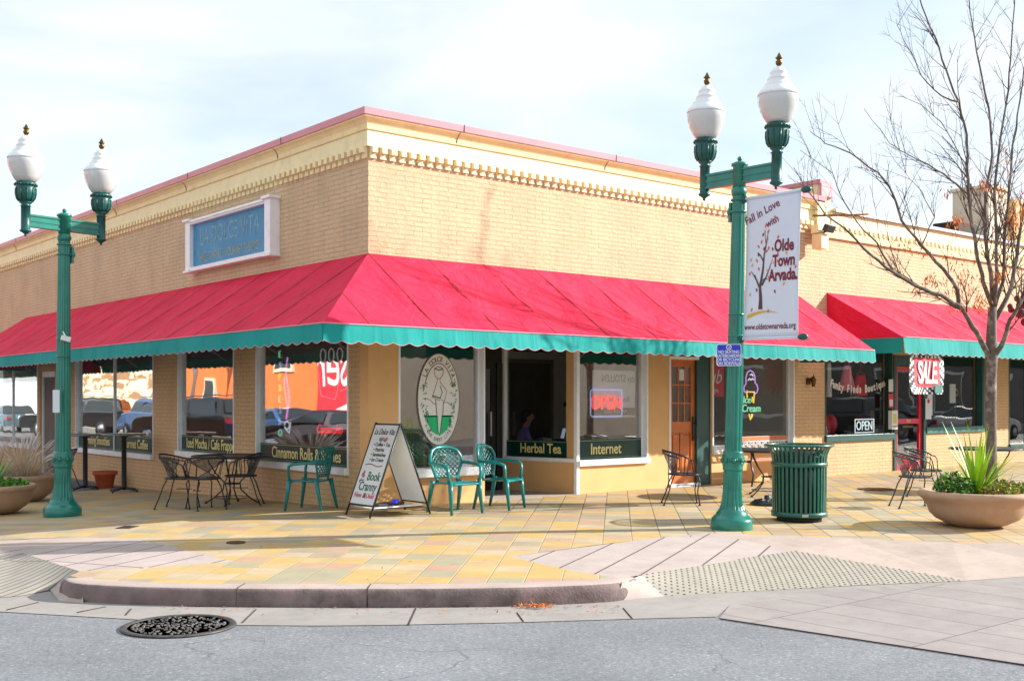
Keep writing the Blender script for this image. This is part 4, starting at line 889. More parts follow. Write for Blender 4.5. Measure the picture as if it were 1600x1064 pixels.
thing(mb, 'poster', [M['redp'], M['paper']], 'red board with pale capital letters, standing in for a reflection in the ice cream window', 'poster')
mb = MB(); mb.box(7.3, 7.75, .24, .245, 1.55, 2.2, 1)
addtext(mb, 'ub', (7.5, .235, 1.9), MATR, .36, 0, shear=.3, extr=.001); addtext(mb, 'light', (7.5, .235, 1.66), MATR, .12, 0, extr=.001)
thing(mb, 'poster', [M['whitesign'], M['redp']], 'maroon poster with white script at the left edge of the ice cream window', 'poster')
# boutique window goods
mb = MB(); addtext(mb, 'OPEN', (12.14, .16, .95), MATR, .27, 0, xs=.85, extr=.004); mb.tube([(11.8, .16, .82), (12.48, .16, .82), (12.48, .16, 1.09), (11.8, .16, 1.09)], .012, 5, 0, closed=True)
thing(mb, 'open_sign', [M['n_wht']], 'white outlined OPEN sign low in the boutique window', 'sign')
def blob(name, c, r, m, label, cat, sc=(1, .5, 1), n=24, amp=.25, group=None):
    mb = MB(); rnd = random.Random(len(label)); k = 12; vs = []
    for i in range(k + 1):
        for j in range(n):
            a = -math.pi / 2 + math.pi * i / k; b = math.tau * j / n
            rr = r * (1 + amp * math.sin(b * 5 + i * .4) * .4 + rnd.uniform(-.04, .04))
            vs.append((c[0] + sc[0] * rr * math.cos(a) * math.cos(b), c[1] + sc[1] * rr * math.cos(a) * math.sin(b), c[2] + sc[2] * rr * math.sin(a)))
    mb.add(vs, [(i * n + j, i * n + (j + 1) % n, (i + 1) * n + (j + 1) % n, (i + 1) * n + j) for i in range(k) for j in range(n)], 0, True)
    return thing(mb, name, [m], label, cat, group)
def garment(name, x, y, zt, wt, wb, h, m, label):
    mb = MB(); n = 28; vs = []; K_ = 8
    for i in range(K_ + 1):
        t = i / K_; wd = wt + (wb - wt) * t ** .8
        for j in range(n):
            b = math.tau * j / n; rr = wd / 2 * (1 + .09 * t * math.sin(b * 9)); vs.append((x + rr * math.cos(b), y + rr * .4 * math.sin(b), zt - h * t))
    mb.add(vs, [(i * n + j, i * n + (j + 1) % n, (i + 1) * n + (j + 1) % n, (i + 1) * n + j) for i in range(K_) for j in range(n)], 0, True)
    mb.tube([(x - wt / 2, y, zt + .02), (x, y, zt + .08), (x + wt / 2, y, zt + .02)], .006, 5); mb.tube([(x, y, zt + .08), (x, y, 2.6)], .004, 4)
    return thing(mb, name, [m], label, 'garment')
M['pinkcloth'] = mat('pink_tulle', (.95, .25, .36), .8, var=.1, scale=12); M['redcloth'] = mat('red_cloth', (.75, .02, .05), .8); M['stripe'] = mat('grey_knit', (.22, .22, .24), .9, var=.6, scale=9)
garment('skirt', 11.72, .30, 2.2, .16, .52, .52, M['pinkcloth'], 'pink tulle skirt hanging in the boutique window')
garment('skirt', 12.25, .33, 2.0, .3, .42, .42, M['redcloth'], 'dark red skirt hanging right of the pink one')
garment('dress', 11.0, .7, 2.45, .2, .55, .95, M['stripe'], 'grey striped dress at the left of the boutique window')
garment('scarf', 11.32, .45, 2.45, .08, .16, .9, M['paper'], 'long white scarf hanging beside the pink skirt')
blob('flower', (11.3, .42, .98), .16, M['n_flower'] if 'n_flower' in M else M['redp'], 'large red fabric flower on the boutique window sill', 'flower', amp=1.1)
blob('flower', (11.1, .55, 1.3), .09, M['redp'], 'small red fabric flower above the large one', 'flower', amp=1.1)
mb = MB(); mb.tube([(10.72, .3, .80), (10.78, .3, 1.25), (10.86, .3, 1.28), (11.0, .3, .82)], .03, 6); mb.tube([(10.85, .32, .8), (10.88, .32, 1.1), (11.05, .35, .95), (11.1, .35, .8)], .025, 6)
thing(mb, 'ornament', [M['white']], 'white looped ornament at the bottom left of the boutique window', 'ornament')
mb = MB(); mb.box(12.68, 12.9, -.14, -.052, .88, 1.27, 0); mb.box(12.72, 12.86, -.1405, -.14, 1.0, 1.2, 1); mb.box(12.70, 12.88, -.143, -.1402, .93, .95, 2)
thing(mb, 'leaflet_box', [M['whitesign'], M['yellowp'], M['grey']], 'cream leaflet box on the green post beside the red door', 'leaflet box')
mb = MB(); mb.box(12.70, 12.88, -.052, -.047, 1.32, 1.62, 0); mb.box(12.73, 12.85, -.0535, -.0522, 1.36, 1.5, 1)
thing(mb, 'notice', [M['redp'], M['paper']], 'red and white notice above the leaflet box', 'notice')
mb = MB(); mb.box(12.7, 12.87, -.052, -.048, 1.66, 1.92); thing(mb, 'notice', [M['paper']], 'white paper notice above the red one', 'notice')
mb = MB(); mb.box(14.45, 14.66, .085, .089, 1.15, 1.75); mb.box(14.48, 14.63, .083, .0845, 1.62, 1.7, 1)
thing(mb, 'notice', [M['paper'], M['royal']], 'tall pale blue notice in the window right of the red door', 'notice')
mb = MB(); mb.box(14.14, 14.38, -.05, -.045, 1.07, 1.52); mb.ball((14.26, -.055, 1.46), .05, 8, 1, sy=.2); thing(mb, 'notice', [M['paper'], M['redp']], 'white poster with red rosette on the door frame', 'notice')
mb = MB(); mb.box(15.6, 15.86, .2, .205, 1.42, 1.85); thing(mb, 'notice', [M['paper']], 'white sheet standing in the right boutique window', 'notice')
M['branch'] = mat('branch_display', lin(150, 100, 120), .8, var=.2)
mb = MB(); mb.tube([(14.75, .5, .92), (14.85, .5, 1.3), (14.75, .5, 1.6), (14.65, .5, 1.8)], [.06, .05, .04, .02], 7); mb.tube([(14.85, .5, 1.35), (15.15, .45, 1.5), (15.3, .45, 1.75)], [.04, .03, .015], 6); mb.tube([(14.8, .5, 1.5), (15.0, .5, 1.8), (15.1, .5, 2.0)], [.03, .02, .01], 6); mb.tube([(14.82, .5, 1.2), (14.6, .45, 1.35), (14.5, .45, 1.6)], [.03, .02, .01], 6)
thing(mb, 'display_branch', [M['branch']], 'twisted mauve display branch in the right boutique window', 'ornament')
mb = MB(); mb.tube([(16.2, .4, .9), (16.2, .4, 1.6)], .012, 5, 0)
for i in range(26): a = random.uniform(0, 6.28); z_ = random.uniform(1.0, 1.6); mb.leaf((16.2, .4, z_), (math.cos(a), math.sin(a), .4), (0, 0, 1), .16, .07, 0)
for i in range(14): a = math.tau * i / 14; mb.leaf((16.2, .37, 1.66), (math.cos(a), 0, math.sin(a)), (0, 1, 0), .11, .04, 1)
mb.ball((16.2, .36, 1.66), .04, 8, 2)
thing(mb, 'sunflower', [M['leaf_d'], M['leaf_y'], M['brownink']], 'artificial sunflower standing in the right boutique window', 'flower', fix=False)
# SALE banner hanging from the second awning
def salebanner():
    mb = MB(); X0, X1, Z0, Z1 = 10.93, 12.10, 1.60, 2.38; y0 = -1.60; nu, nv = 26, 18
    def f(u, v): return (X0 + (X1 - X0) * u + .03 * math.sin(v * 7) * (v), y0 + .03 * math.sin(u * 9 + v * 4) * (.3 + v), Z1 - (Z1 - Z0) * v)
    vs = [f(i / nu, j / nv) for i in range(nu + 1) for j in range(nv + 1)]
    for i in range(nu):
        for j in range(nv):
            u, v = (i + .5) / nu, (j + .5) / nv
            inner = .10 < u < .9 and .12 < v < .85
            m = 1 if inner else (0 if int((i * 1.0 + (j if (i < 13) else -j) * 1.0) // 1.6) % 2 else 2)
            a = i * (nv + 1) + j
            mb.add([vs[a], vs[a + 1], vs[a + nv + 2], vs[a + nv + 1]], [(0, 1, 2, 3)], m, True)
    tm, tf = textmesh('SALE', .58, extr=.003, xs=.58, bold=.016)
    out = []
    for x, y, z in tm:
        u = .5 + x / (X1 - X0); v = .5 - (y) / (Z1 - Z0) ; q = Vector(f(u, min(1, max(0, v)))); out.append(q + Vector((0, -.012 - z, 0)))
    mb.add(out, tf, 0)
    mb.box(11.72, 11.98, y0 - .05, y0 - .045, 1.62, 1.78, 3)
    return thing(mb, 'sale_banner', [M['whitesign'], M['redp'], M['ink'], M['teal_sill']], 'red and white SALE banner with zebra border hanging below the right awning', 'banner', fix=False)
salebanner()
# wall lantern
lan = empty('wall_lantern', (9.95, -.02, 1.66), 0, 'small brass wall lantern on the brick pier between the two shops', 'lantern')
mb = MB(); mb.lathe([(.035, 0), (.05, .02), (.05, .12), (.02, .14)], 12, (0, .0, .12)); mb.tube([(0, 0, .18), (0, -.07, .26), (0, -.12, .25)], .01, 6); mb.build('bracket', M['brass'], lan)
mb = MB(); mb.lathe([(.03, .0), (.055, .13), (.06, .135), (.01, .21), (.004, .25)], 8, (0, -.12, .08)); mb.build('lamp_shade', M['brass'], lan)
mb = MB(); mb.lathe([(.01, -.02), (.03, .0), (.045, .1), (.02, .12)], 8, (0, -.12, .09)); mb.build('glass', M['paper'], lan)
# business sign on left wall
sg = empty('shop_sign', (-.0, 4.1, 3.68), 0, 'weathered blue LA DOLCE VITA wall sign in a white frame', 'sign')
mb = MB(); mb.box(-.10, -.03, -1.4, 1.4, .10, .84); mb.build('sign_board', M['blueS'], sg)
mb = MB()
for s_ in (-1, 1):
    y = s_ * 1.48; mb.box(-.17, -.0, y - .095, y + .095, .06, .90); mb.box(-.21, -.0, y - .135, y + .135, .90, .945); mb.box(-.20, -.0, y - .125, y + .125, .015, .06)
mb.box(-.17, -.02, -1.38, 1.38, .84, .92); mb.box(-.19, -.02, -1.38, 1.38, .87, .90); mb.box(-.17, -.02, -1.38, 1.38, .03, .10); mb.build('sign_frame', M['white'], sg, bevel=.006)
mb = MB(); addtext(mb, 'LA DOLCE VITA', (-.102, 0, .58), MATL, .42, 0, xs=.74, extr=.002); addtext(mb, 'FINE COFFEES · GOURMET PASTRIES', (-.102, 0, .24), MATL, .21, 1, xs=.66, extr=.002)
mb.build('lettering', [M['fade'], M['fade2']], sg)

# ------------------------------------------------------------------ street lamps
M['globe'] = None
def globemat():
    m, N, L, B = newmat('lamp_globe'); B.inputs['Base Color'].default_value = (.62, .64, .65, 1); B.inputs['Roughness'].default_value = .15
    B.inputs['Transmission Weight'].default_value = .12; B.inputs['Coat Weight'].default_value = .4; B.inputs['Subsurface Weight'].default_value = .0; return m
M['globe'] = globemat(); M['globelid'] = mat('globe_lid', (.80, .82, .84), .25, var=.03, coat=.4)
def lamp(loc, rz, tilt, label, arm=1.0):
    r = empty('street_lamp', loc, 0, label, 'street lamp', 'twin globe street lamps at the corner')
    r.rotation_euler = (Matrix.Rotation(tilt[1], 3, 'Y') @ Matrix.Rotation(tilt[0], 3, 'X') @ Matrix.Rotation(rz, 3, 'Z')).to_euler()
    mb = MB()
    mb.lathe([(.245, 0), (.25, .01), (.25, .11), (.235, .135), (.225, .14), (.205, .165), (.19, .17), (.185, .20), (.165, .215), (.16, .23)], 40)
    mb.lathe([(.158, .22), (.135, .28), (.12, .36), (.112, .46), (.11, .70)], 40, flute=(.26, .66, .9), smooth=False)
    mb.lathe([(.118, .69), (.122, .71), (.118, .725), (.128, .76), (.128, .86), (.118, .885), (.122, .90), (.112, .915), (.1, .92)], 32)
    for k in range(8):
        a = math.tau * k / 8; c = Vector((.127 * math.cos(a), .127 * math.sin(a), .81)); mb.ball(c, .028, 8); mb.tube([c + Vector((-math.sin(a) * .045 * math.cos(t), math.cos(a) * .045 * math.cos(t), .035 * math.sin(t))) for t in [i * math.tau / 10 for i in range(10)]], .007, 5, closed=True)
    mb.build('base', M['polegreen'], r)
    mb = MB(); mb.lathe([(.103, .915), (.094, 2.2), (.078, 3.93)], 32, flute=(0, 9, .90), smooth=False); mb.lathe([(.078, 3.90), (.092, 3.93), (.096, 3.96), (.084, 3.98), (.08, 4.0)], 24)
    for z in (2.25, 2.5, 3.7, 3.84): mb.lathe([(.092, z), (.099, z + .004), (.099, z + .02), (.092, z + .024)], 24)
    mb.build('pole', M['polegreen'], r)
    mb = MB(); mb.lathe([(.078, 4.0), (.078, 4.24), (.1, 4.25), (.1, 4.275), (.05, 4.30), (.02, 4.31)], 20, flute=(4.02, 4.22, .9)); mb.ball((0, 0, 4.335), .03, 10)
    mb.build('cap', M['polegreen'], r)
    AW = arm
    for s in (-1, 1):
        mb = MB(); sl = .06 * (-1 if s < 0 else -1) * 0
        for (w_, h, z) in ((.05, .16, 4.13), (.075, .03, 4.205), (.075, .03, 4.055), (.065, .03, 4.13)): mb.box(s * .07, s * .50 * AW, -w_ / 2, w_ / 2, z - h / 2, z + h / 2)
        mb.build('arm', M['urn'] if tilt[2] else M['polegreen'], r, bevel=.004)
        mb = MB(); cx = s * .54 * AW
        mb.ball((cx, 0, 3.925), .02, 8); mb.lathe([(.01, 3.93), (.04, 3.955), (.075, 3.975), (.075, 3.99), (.06, 4.0), (.06, 4.32), (.075, 4.325), (.05, 4.34), (.08, 4.37), (.085, 4.38)], 20, (cx, 0, 0), flute=(4.005, 4.30, .88))
        mb.lathe([(.08, 4.375), (.115, 4.43), (.13, 4.50), (.128, 4.57), (.122, 4.60), (.14, 4.61), (.142, 4.635), (.12, 4.65), (.1, 4.66)], 24, (cx, 0, 0))
        for k in range(20): a = math.tau * k / 20; mb.ball((cx + .14 * math.cos(a), .14 * math.sin(a), 4.615), .014, 5)
        for k in range(10):
            a = math.tau * k / 10
            mb.tube([(cx + (q + .003) * math.cos(a), (q + .003) * math.sin(a), z) for q, z in ((.09, 4.39), (.117, 4.43), (.131, 4.50), (.129, 4.57))], .008, 5)
        sk = mb.build('lamp_socket', M['urn'], r)
        mb = MB(); mb.lathe([(.09, 4.655), (.125, 4.665), (.165, 4.72), (.205, 4.80), (.228, 4.88), (.234, 4.94), (.232, 4.965)], 32, (cx, 0, 0)); g = mb.build('lamp_globe', M['globe'], r)
        mb = MB(); mb.lathe([(.236, 4.964), (.24, 4.98), (.232, 5.0), (.19, 5.05), (.165, 5.075), (.165, 5.088), (.135, 5.105), (.128, 5.15), (.132, 5.155), (.108, 5.175), (.10, 5.22), (.105, 5.228), (.08, 5.25), (.065, 5.28), (.03, 5.30)], 32, (cx, 0, 0)); mb.build('lid', M['globelid'], g)
        mb = MB(); mb.lathe([(.02, 5.295), (.02, 5.31), (.035, 5.33), (.04, 5.36), (.022, 5.37), (.03, 5.385), (.045, 5.40), (.03, 5.41), (.015, 5.44), (.004, 5.46)], 12, (cx, 0, 0)); mb.build('finial', M['brass'], g)
    mb = MB(); mb.lathe([(.02, 0), (.06, .01), (.06, .05), (.045, .06)], 14); v = mb.v; mb.v = [(.08 + z, y, 3.72 + x) for x, y, z in v]; mb.box(.085, .12, -.045, .045, 3.6, 3.83); mb.build('receptacle', M['polegreen'], r)
    return r
TR = (-.012, .019)      # lean of the right lamp
lampR = lamp((2.33, -4.37, -.05), R_(90), (.014, .018, 0), 'green twin lamp post with a town banner and blue sign on it')
lampL = lamp((-3.16, 2.82, -.105), R_(9), (0, .006, 0), 'green twin lamp post on the left, beside the concrete planters'); lampL.scale = (1, 1, .97); lampR.scale = (1, 1, 1.02)
# small fittings on the left pole
mb = MB(); mb.box(-.105, -.1, -.0, .05, 2.5, 2.95); mb.box(-.10, -.09, -.03, .05, 2.5, 2.95)
RM = lampR.rotation_euler.to_matrix() @ Matrix.Rotation(-R_(90), 3, 'Z')
def onlamp(name, mb, mats, label, cat, **k):
    o = mb.build(name, mats, **k); o.location = lampR.location; o.rotation_euler = RM.to_euler(); return tag(o, label, cat)
# town banner: plane facing -X, sticks out towards -Y
ban = empty('town_banner', lampR.location, 0, 'long pale vertical banner reading Fall in Love with Olde Town Arvada on the lamp post', 'banner'); ban.rotation_euler = RM.to_euler()
BY0, BY1, BZ0, BZ1 = -.125, -.90, 2.28, 3.92
def bf(u, v): return Vector((-.01 + .018 * math.sin(u * 4.2 + v * 2) * math.sin(math.pi * v), BY0 + (BY1 - BY0) * u, BZ0 + (BZ1 - BZ0) * v))
mb = MB(); nu, nv = 12, 24
vs = [bf(i / nu, j / nv) for i in range(nu + 1) for j in range(nv + 1)]
mb.add(vs, [(i * (nv + 1) + j, i * (nv + 1) + j + 1, (i + 1) * (nv + 1) + j + 1, (i + 1) * (nv + 1) + j) for i in range(nu) for j in range(nv)], 0, True)
bnr = mb.build('banner_cloth', [M['banner']], ban)
so_ = bnr.modifiers.new('t', 'SOLIDIFY'); so_.thickness = .003; so_.offset = 1
for z in (BZ1 + .01, BZ0 - .01):
    mb = MB(); mb.tube([(-.01, -.08, z), (-.01, BY1 - .02, z)], .019, 8, 0); mb.ball((-.01, BY1 - .065, z), .042, 12, 1, sy=1.6); mb.ball((-.0, -.08, z), .05, 8, 1); mb.build('banner_rod', [M['banner'], M['urn']], ban)
mb = MB()
def btext(s, u, v, size, m=0, rot=0, **k):
    vs, fs = textmesh(s, size, extr=.001, **k); c, s_ = math.cos(rot), math.sin(rot); out = []
    for x, y, z in vs:
        X, Y = x * c - y * s_, x * s_ + y * c; q = bf(u + X / .775, v + Y / 1.64); out.append(q + Vector((-.0065 - z, 0, 0)))
    mb.add(out, fs, m)
btext('Fall in Love', .30, .89, .135, 0, R_(20), xs=.86, bold=.0015); btext('with', .50, .815, .12, 0, R_(20), xs=.88, bold=.0015)
btext('Olde', .73, .635, .19, 0, xs=.72, bold=.006); btext('Town', .73, .53, .19, 0, xs=.72, bold=.006); btext('Arvada.', .72, .43, .19, 0, xs=.72, bold=.006)
btext('www.oldetownarvada.org', .49, .075, .10, 0, xs=.70, bold=.001)
mb.build('lettering', M['maroon'], bnr)
mb = MB()
def bp(u, v, o_=.006): return bf(u, v) + Vector((-o_, 0, 0))
def bstroke(pts, r, m):
    for i in range(len(pts) - 1):
        (u0, v0), (u1, v1) = pts[i], pts[i + 1]; d = Vector((u1 - u0, (v1 - v0) * 2.1)).normalized(); n = Vector((-d.y, d.x))
        r0 = r[i]; r1 = r[i + 1]
        q = [(u0 + n.x * r0, v0 + n.y * r0 / 2.1), (u1 + n.x * r1, v1 + n.y * r1 / 2.1), (u1 - n.x * r1, v1 - n.y * r1 / 2.1), (u0 - n.x * r0, v0 - n.y * r0 / 2.1)]
        mb.add([bp(a, b, .007) for a, b in q], [(0, 1, 2, 3)], m)
bstroke([(.30, .20), (.30, .27), (.28, .36), (.33, .48), (.35, .58), (.40, .68), (.43, .75)], [.04, .03, .022, .018, .013, .009, .003], 0)
bstroke([(.29, .34), (.20, .42), (.10, .48)], [.018, .012, .003], 0); bstroke([(.31, .37), (.40, .43), (.52, .55)], [.018, .012, .003], 0)
bstroke([(.34, .54), (.27, .59), (.22, .61)], [.012, .009, .003], 0); bstroke([(.30, .40), (.36, .415), (.44, .41)], [.01, .007, .003], 0); bstroke([(.39, .66), (.37, .71), (.37, .76)], [.008, .005, .002], 0)
pts = [(.06 + i * .06, .165 + .025 * math.sin(i / 10 * math.pi)) for i in range(11)]
mb.add([bp(a, b) for a, b in pts] + [bp(a, b - .03 + .003 * i) for i, (a, b) in reversed(list(enumerate(pts)))], [tuple(range(22))], 3)
rnd = random.Random(4)
for (u, v, m_) in [(.38, .79, 1), (.43, .75, 1), (.36, .75, 3), (.33, .73, 2), (.41, .69, 1), (.30, .68, 1), (.24, .65, 1), (.24, .59, 2), (.21, .55, 1), (.40, .61, 1), (.44, .63, 1), (.35, .63, 2), (.10, .56, 3), (.12, .52, 3), (.08, .46, 1), (.18, .44, 2), (.25, .49, 1), (.42, .47, 3), (.45, .42, 1), (.56, .83, 1), (.62, .70, 1), (.57, .64, 2), (.52, .62, 2), (.55, .52, 3), (.62, .53, 1), (.74, .37, 3), (.57, .32, 2), (.22, .34, 2), (.10, .31, 3), (.14, .20, 1), (.45, .185, 1), (.95, .48, 1), (.78, .58, 3), (.95, .41, 2), (.62, .58, 1)]:
    a = rnd.uniform(.9, 2.3); l = .034; w_ = .018
    c_ = (math.cos(a), math.sin(a)); n_ = (-c_[1], c_[0])
    q = [(u - c_[0] * l, v - c_[1] * l / 2.1), (u + n_[0] * w_, v + n_[1] * w_ / 2.1), (u + c_[0] * l, v + c_[1] * l / 2.1), (u - n_[0] * w_, v - n_[1] * w_ / 2.1)]
    mb.add([bp(x, y, .008) for x, y in q], [(0, 1, 2, 3)], m_)
M['b_or'] = mat('banner_orange', lin(205, 95, 70), .7, var=0); M['b_br'] = mat('banner_brown', lin(84, 62, 66), .7, var=0); M['b_ye'] = mat('banner_gold', lin(205, 165, 60), .7, var=0)
mb.build('printed_tree', [M['b_br'], M['b_or'], M['maroon'], M['b_ye']], bnr, fix=False)
# blue rule sign facing the camera
sgn = empty('rules_sign', lampR.location, 0, 'small royal blue rules sign with white text on the lamp post', 'sign')
sgn.rotation_euler = (0, 0, R_(-46))
mb = MB(); mb.box(-.185, .105, -.128, -.122, 1.945, 2.205, 0)
q = MB(); W = .145; H = .13; cxs = -.04; czs = 2.075
def rrect(w_, h, r): return [(sx * (w_ - r) + r * math.cos(a), sz * (h - r) + r * math.sin(a)) for sx, sz, a0 in ((1, 1, 0), (-1, 1, 90), (-1, -1, 180), (1, -1, 270)) for a in [R_(a0 + t) for t in (0, 30, 60, 90)]]
mb = MB(); mb.prism(rrect(W, H, .025), lambda u, v, d: (cxs + u, d, czs + v), -.128, -.124, 1); mb.prism(rrect(W - .008, H - .008, .02), lambda u, v, d: (cxs + u, d, czs + v), -.1295, -.128, 0)
bl = mb.build('sign_plate', [M['royal'], M['whitesign']], sgn)
mb = MB(); I3 = MATR
for i, s in enumerate(('NO SKATING', 'SKATEBOARDING', 'OR BICYCLING', 'ON SIDEWALK')): addtext(mb, s, (cxs, -.131, czs + .035 - i * .045), I3, .05, 0, extr=.0008, bold=.001, xs=.82)
mb.tube([(cxs + .028 * math.cos(t), -.131, czs + .09 + .028 * math.sin(t)) for t in [i * math.tau / 14 for i in range(14)]], .006, 4, closed=True); mb.tube([(cxs - .01, -.131, czs + .09), (cxs, -.131, czs + .08), (cxs + .015, -.131, czs + .105)], .006, 4)
mb.build('lettering', M['whitesign'], sgn)
mb = MB(); mb.box(cxs - .02, cxs + .12, -.123, -.09, czs - .1, czs - .07); mb.box(cxs - .02, cxs + .12, -.123, -.09, czs + .07, czs + .1); mb.build('bracket', M['metal'], sgn)
# paper stuck on the left lamp post and a little camera
mb = MB(); mb.box(-.02, .1, -.112, -.107, 0, .31); o = mb.build('paper_flyer', M['paper']); o.location = (-3.20, 2.80, 1.32); o.rotation_euler = (0, 0, R_(-62)); tag(o, 'white paper flyer taped round the left lamp post', 'flyer')
mb = MB(); mb.obox((0, 0, 0), (.12, .06, .07), Euler((0, .25, 0)).to_matrix()); mb.tube([(0, 0, .02), (-.02, .06, .10)], .012, 5); o = mb.build('security_camera', M['whitesign'], bevel=.008); o.location = (-3.16, 2.68, 2.33); tag(o, 'small white camera clamped to the left lamp post under the awning edge', 'camera')

# ------------------------------------------------------------------ trash can
tcn = empty('trash_can', (3.72, -4.33, -.05), 0, 'dark green slatted steel litter bin with flared rim beside the lamp post', 'litter bin')
mb = MB(); ns = 36
for i in range(ns):
    a = math.tau * i / ns; ca, sa = math.cos(a), math.sin(a)
    prof = [(.335, .10), (.338, .35), (.342, .68), (.342, .78), (.352, .85), (.38, .92), (.415, .965)]
    t_ = Vector((-sa, ca, 0)); vs = []
    for rr, z in prof: 
        for s_ in (-1, 1):
            for dr_ in (0, -.008): vs.append(Vector((ca * (rr + dr_), sa * (rr + dr_), z)) + t_ * s_ * .0165)
    fs = []
    for k in range(len(prof) - 1):
        b = k * 4
        for p, q_ in ((0, 2), (2, 3), (3, 1), (1, 0)): fs.append((b + p, b + q_, b + 4 + q_, b + 4 + p))
    mb.add(vs, fs)
mb.build('slats', M['can'], tcn, fix=True)
mb = MB()
for (r0, r1, z0, z1) in ((.318, .352, .07, .13), (.334, .353, .70, .755)):
    mb = MB(); mb.lathe([(r0, z0), (r1, z0), (r1, z1), (r0, z1), (r0, z0 + .001)], 40); mb.build('band', M['can'], tcn)
mb = MB()
mb.tube([(.42 * math.cos(t), .42 * math.sin(t), .968) for t in [i * math.tau / 40 for i in range(40)]], .016, 8, closed=True)
mb.build('rim', M['can'], tcn)
mb = MB(); mb.lathe([(.30, .09), (.31, .3), (.315, .90), (.30, .905), (.29, .4), (.1, .3)], 32); mb.build('dark_insert', M['blackmat'], tcn)
mb = MB(); mb.lathe([(.25, .0), (.28, .005), (.28, .06), (.2, .09)], 32); mb.build('foot', M['blackmat'], tcn)
mb = MB(); mb.box(-.04, .04, -.358, -.354, .085, .115); v = Matrix.Rotation(R_(-42), 3, 'Z'); mb.v = [tuple(v @ Vector(q)) for q in mb.v]; mb.build('maker_plate', M['metal'], tcn)

# ------------------------------------------------------------------ wrought iron bistro chairs and tables
def iron_chair():
    r = empty('patio_chair'); 
    mb = MB(); mb.lathe([(.20, .425), (.225, .43), (.225, .445), (.20, .45), (.01, .44)], 26); mb.build('seat', M['mesh'], r)
    mb = MB(); mb.tube([(.23 * math.cos(t), .23 * math.sin(t), .44) for t in [i * math.tau / 26 for i in range(26)]], .011, 6, closed=True)
    mb.tube([(.15 * math.cos(t), .15 * math.sin(t), .27) for t in [R_(40 + i * 10) for i in range(11)]], .006, 5)
    mb.build('seat_frame', M['black'], r)
    # faces +X; back at -X
    for sx, sy in ((1, 1), (1, -1), (-1, 1), (-1, -1)):
        mb = MB()
        if sx > 0: pts = [(.17, sy * .15, .44), (.20, sy * .19, .36), (.17, sy * .17, .2), (.20, sy * .19, .02)]
        else: pts = [(-.15, sy * .13, .44), (-.20, sy * .17, .33), (-.25, sy * .2, .16), (-.31, sy * .21, .02)]
        mb.tube(pts, .0095, 6); mb.lathe([(.022, 0), (.022, .012), (.01, .02)], 8, (pts[-1][0], pts[-1][1], 0)); mb.build('leg', M['black'], r)
    mb = MB(); top = []
    for i in range(21):
        a = R_(180 - 115 + i * 11.5); e = abs(i - 10) / 10
        top.append((-.02 + .30 * math.cos(a) * (1 if math.cos(a) < 0 else .6), .28 * math.sin(a) * (1 + .0 * e), .79 - .13 * e ** 1.6))
    low = [(x * .97, y * .97, z - .05) for x, y, z in top]
    mb.tube(top, .011, 6); mb.tube(low[3:18], .007, 5)
    for i in range(3, 17):  # scrolls
        p = Vector(top[i]).lerp(Vector(low[i + 1]), .5); t_ = (Vector(top[i + 1]) - Vector(top[i - 1])).normalized()
        mb.tube([p + t_ * .018 * math.cos(q) + Vector((0, 0, .018 * math.sin(q))) for q in [k * 1.0 for k in range(6)]], .005, 4)
    for s_ in (0, 1):
        e = Vector(top[0] if s_ == 0 else top[-1]); sy = math.copysign(1, e.y)
        mb.tube([e, e + Vector((.05, 0, -.015)), e + Vector((.075, 0, -.06)), Vector((.15, sy * .19, .45))], .009, 6)
        for dx in (.0, .05): mb.tube([Vector(top[2 if s_ == 0 else -3]) + Vector((dx, 0, -.01)), (-.03 + dx, sy * .22, .45)], .006, 5)
    mb.build('arm_rail', M['black'], r)
    mb = MB(); vs = []; nA = 13
    for i in range(nA):
        t_ = Vector(low[4 + i]); b_ = Vector((-.19 * math.cos((i - 6) * .16), (i - 6) * .026, .45)); 
        for k in range(5): vs.append(b_.lerp(t_, k / 4))
    mb.add(vs, [(i * 5 + j, i * 5 + j + 1, (i + 1) * 5 + j + 1, (i + 1) * 5 + j) for i in range(nA - 1) for j in range(4)], 0, True); mb.tube(vs[:5], .007, 5); mb.tube(vs[-5:], .007, 5)
    mb.build('backrest', M['mesh'], r, fix=False)
    return r
def iron_table(R=.6, H=.72):
    r = empty('patio_table')
    mb = MB(); mb.lathe([(.01, H - .012), (R - .02, H - .012), (R, H - .02), (R + .005, H), (R - .005, H + .012), (R - .03, H + .004), (.04, H + .003)], 40); mb.build('table_top', M['black'], r)
    for k in range(4):
        a = math.tau * k / 4 + .6; c, s = math.cos(a), math.sin(a)
        mb = MB(); mb.tube([(c * q, s * q, z) for q, z in ((R * .62, H - .02), (R * .58, H - .1), (R * .40, H * .62), (R * .2, H * .45), (R * .22, H * .3), (R * .45, H * .12), (R * .66, .01))], .011, 6); mb.ball((c * R * .66, s * R * .66, .012), .022, 8); mb.build('leg', M['black'], r)
    mb = MB(); mb.tube([(R * .2 * math.cos(t), R * .2 * math.sin(t), H * .42) for t in [i * math.tau / 16 for i in range(16)]], .009, 6, closed=True); mb.tube([(R * .45 * math.cos(t), R * .45 * math.sin(t), H * .13) for t in [i * math.tau / 20 for i in range(20)]], .007, 6, closed=True); mb.build('ring', M['black'], r)
    return r
c0 = iron_chair()
aR = math.atan2(RT.y, RT.x)      # direction of image-right
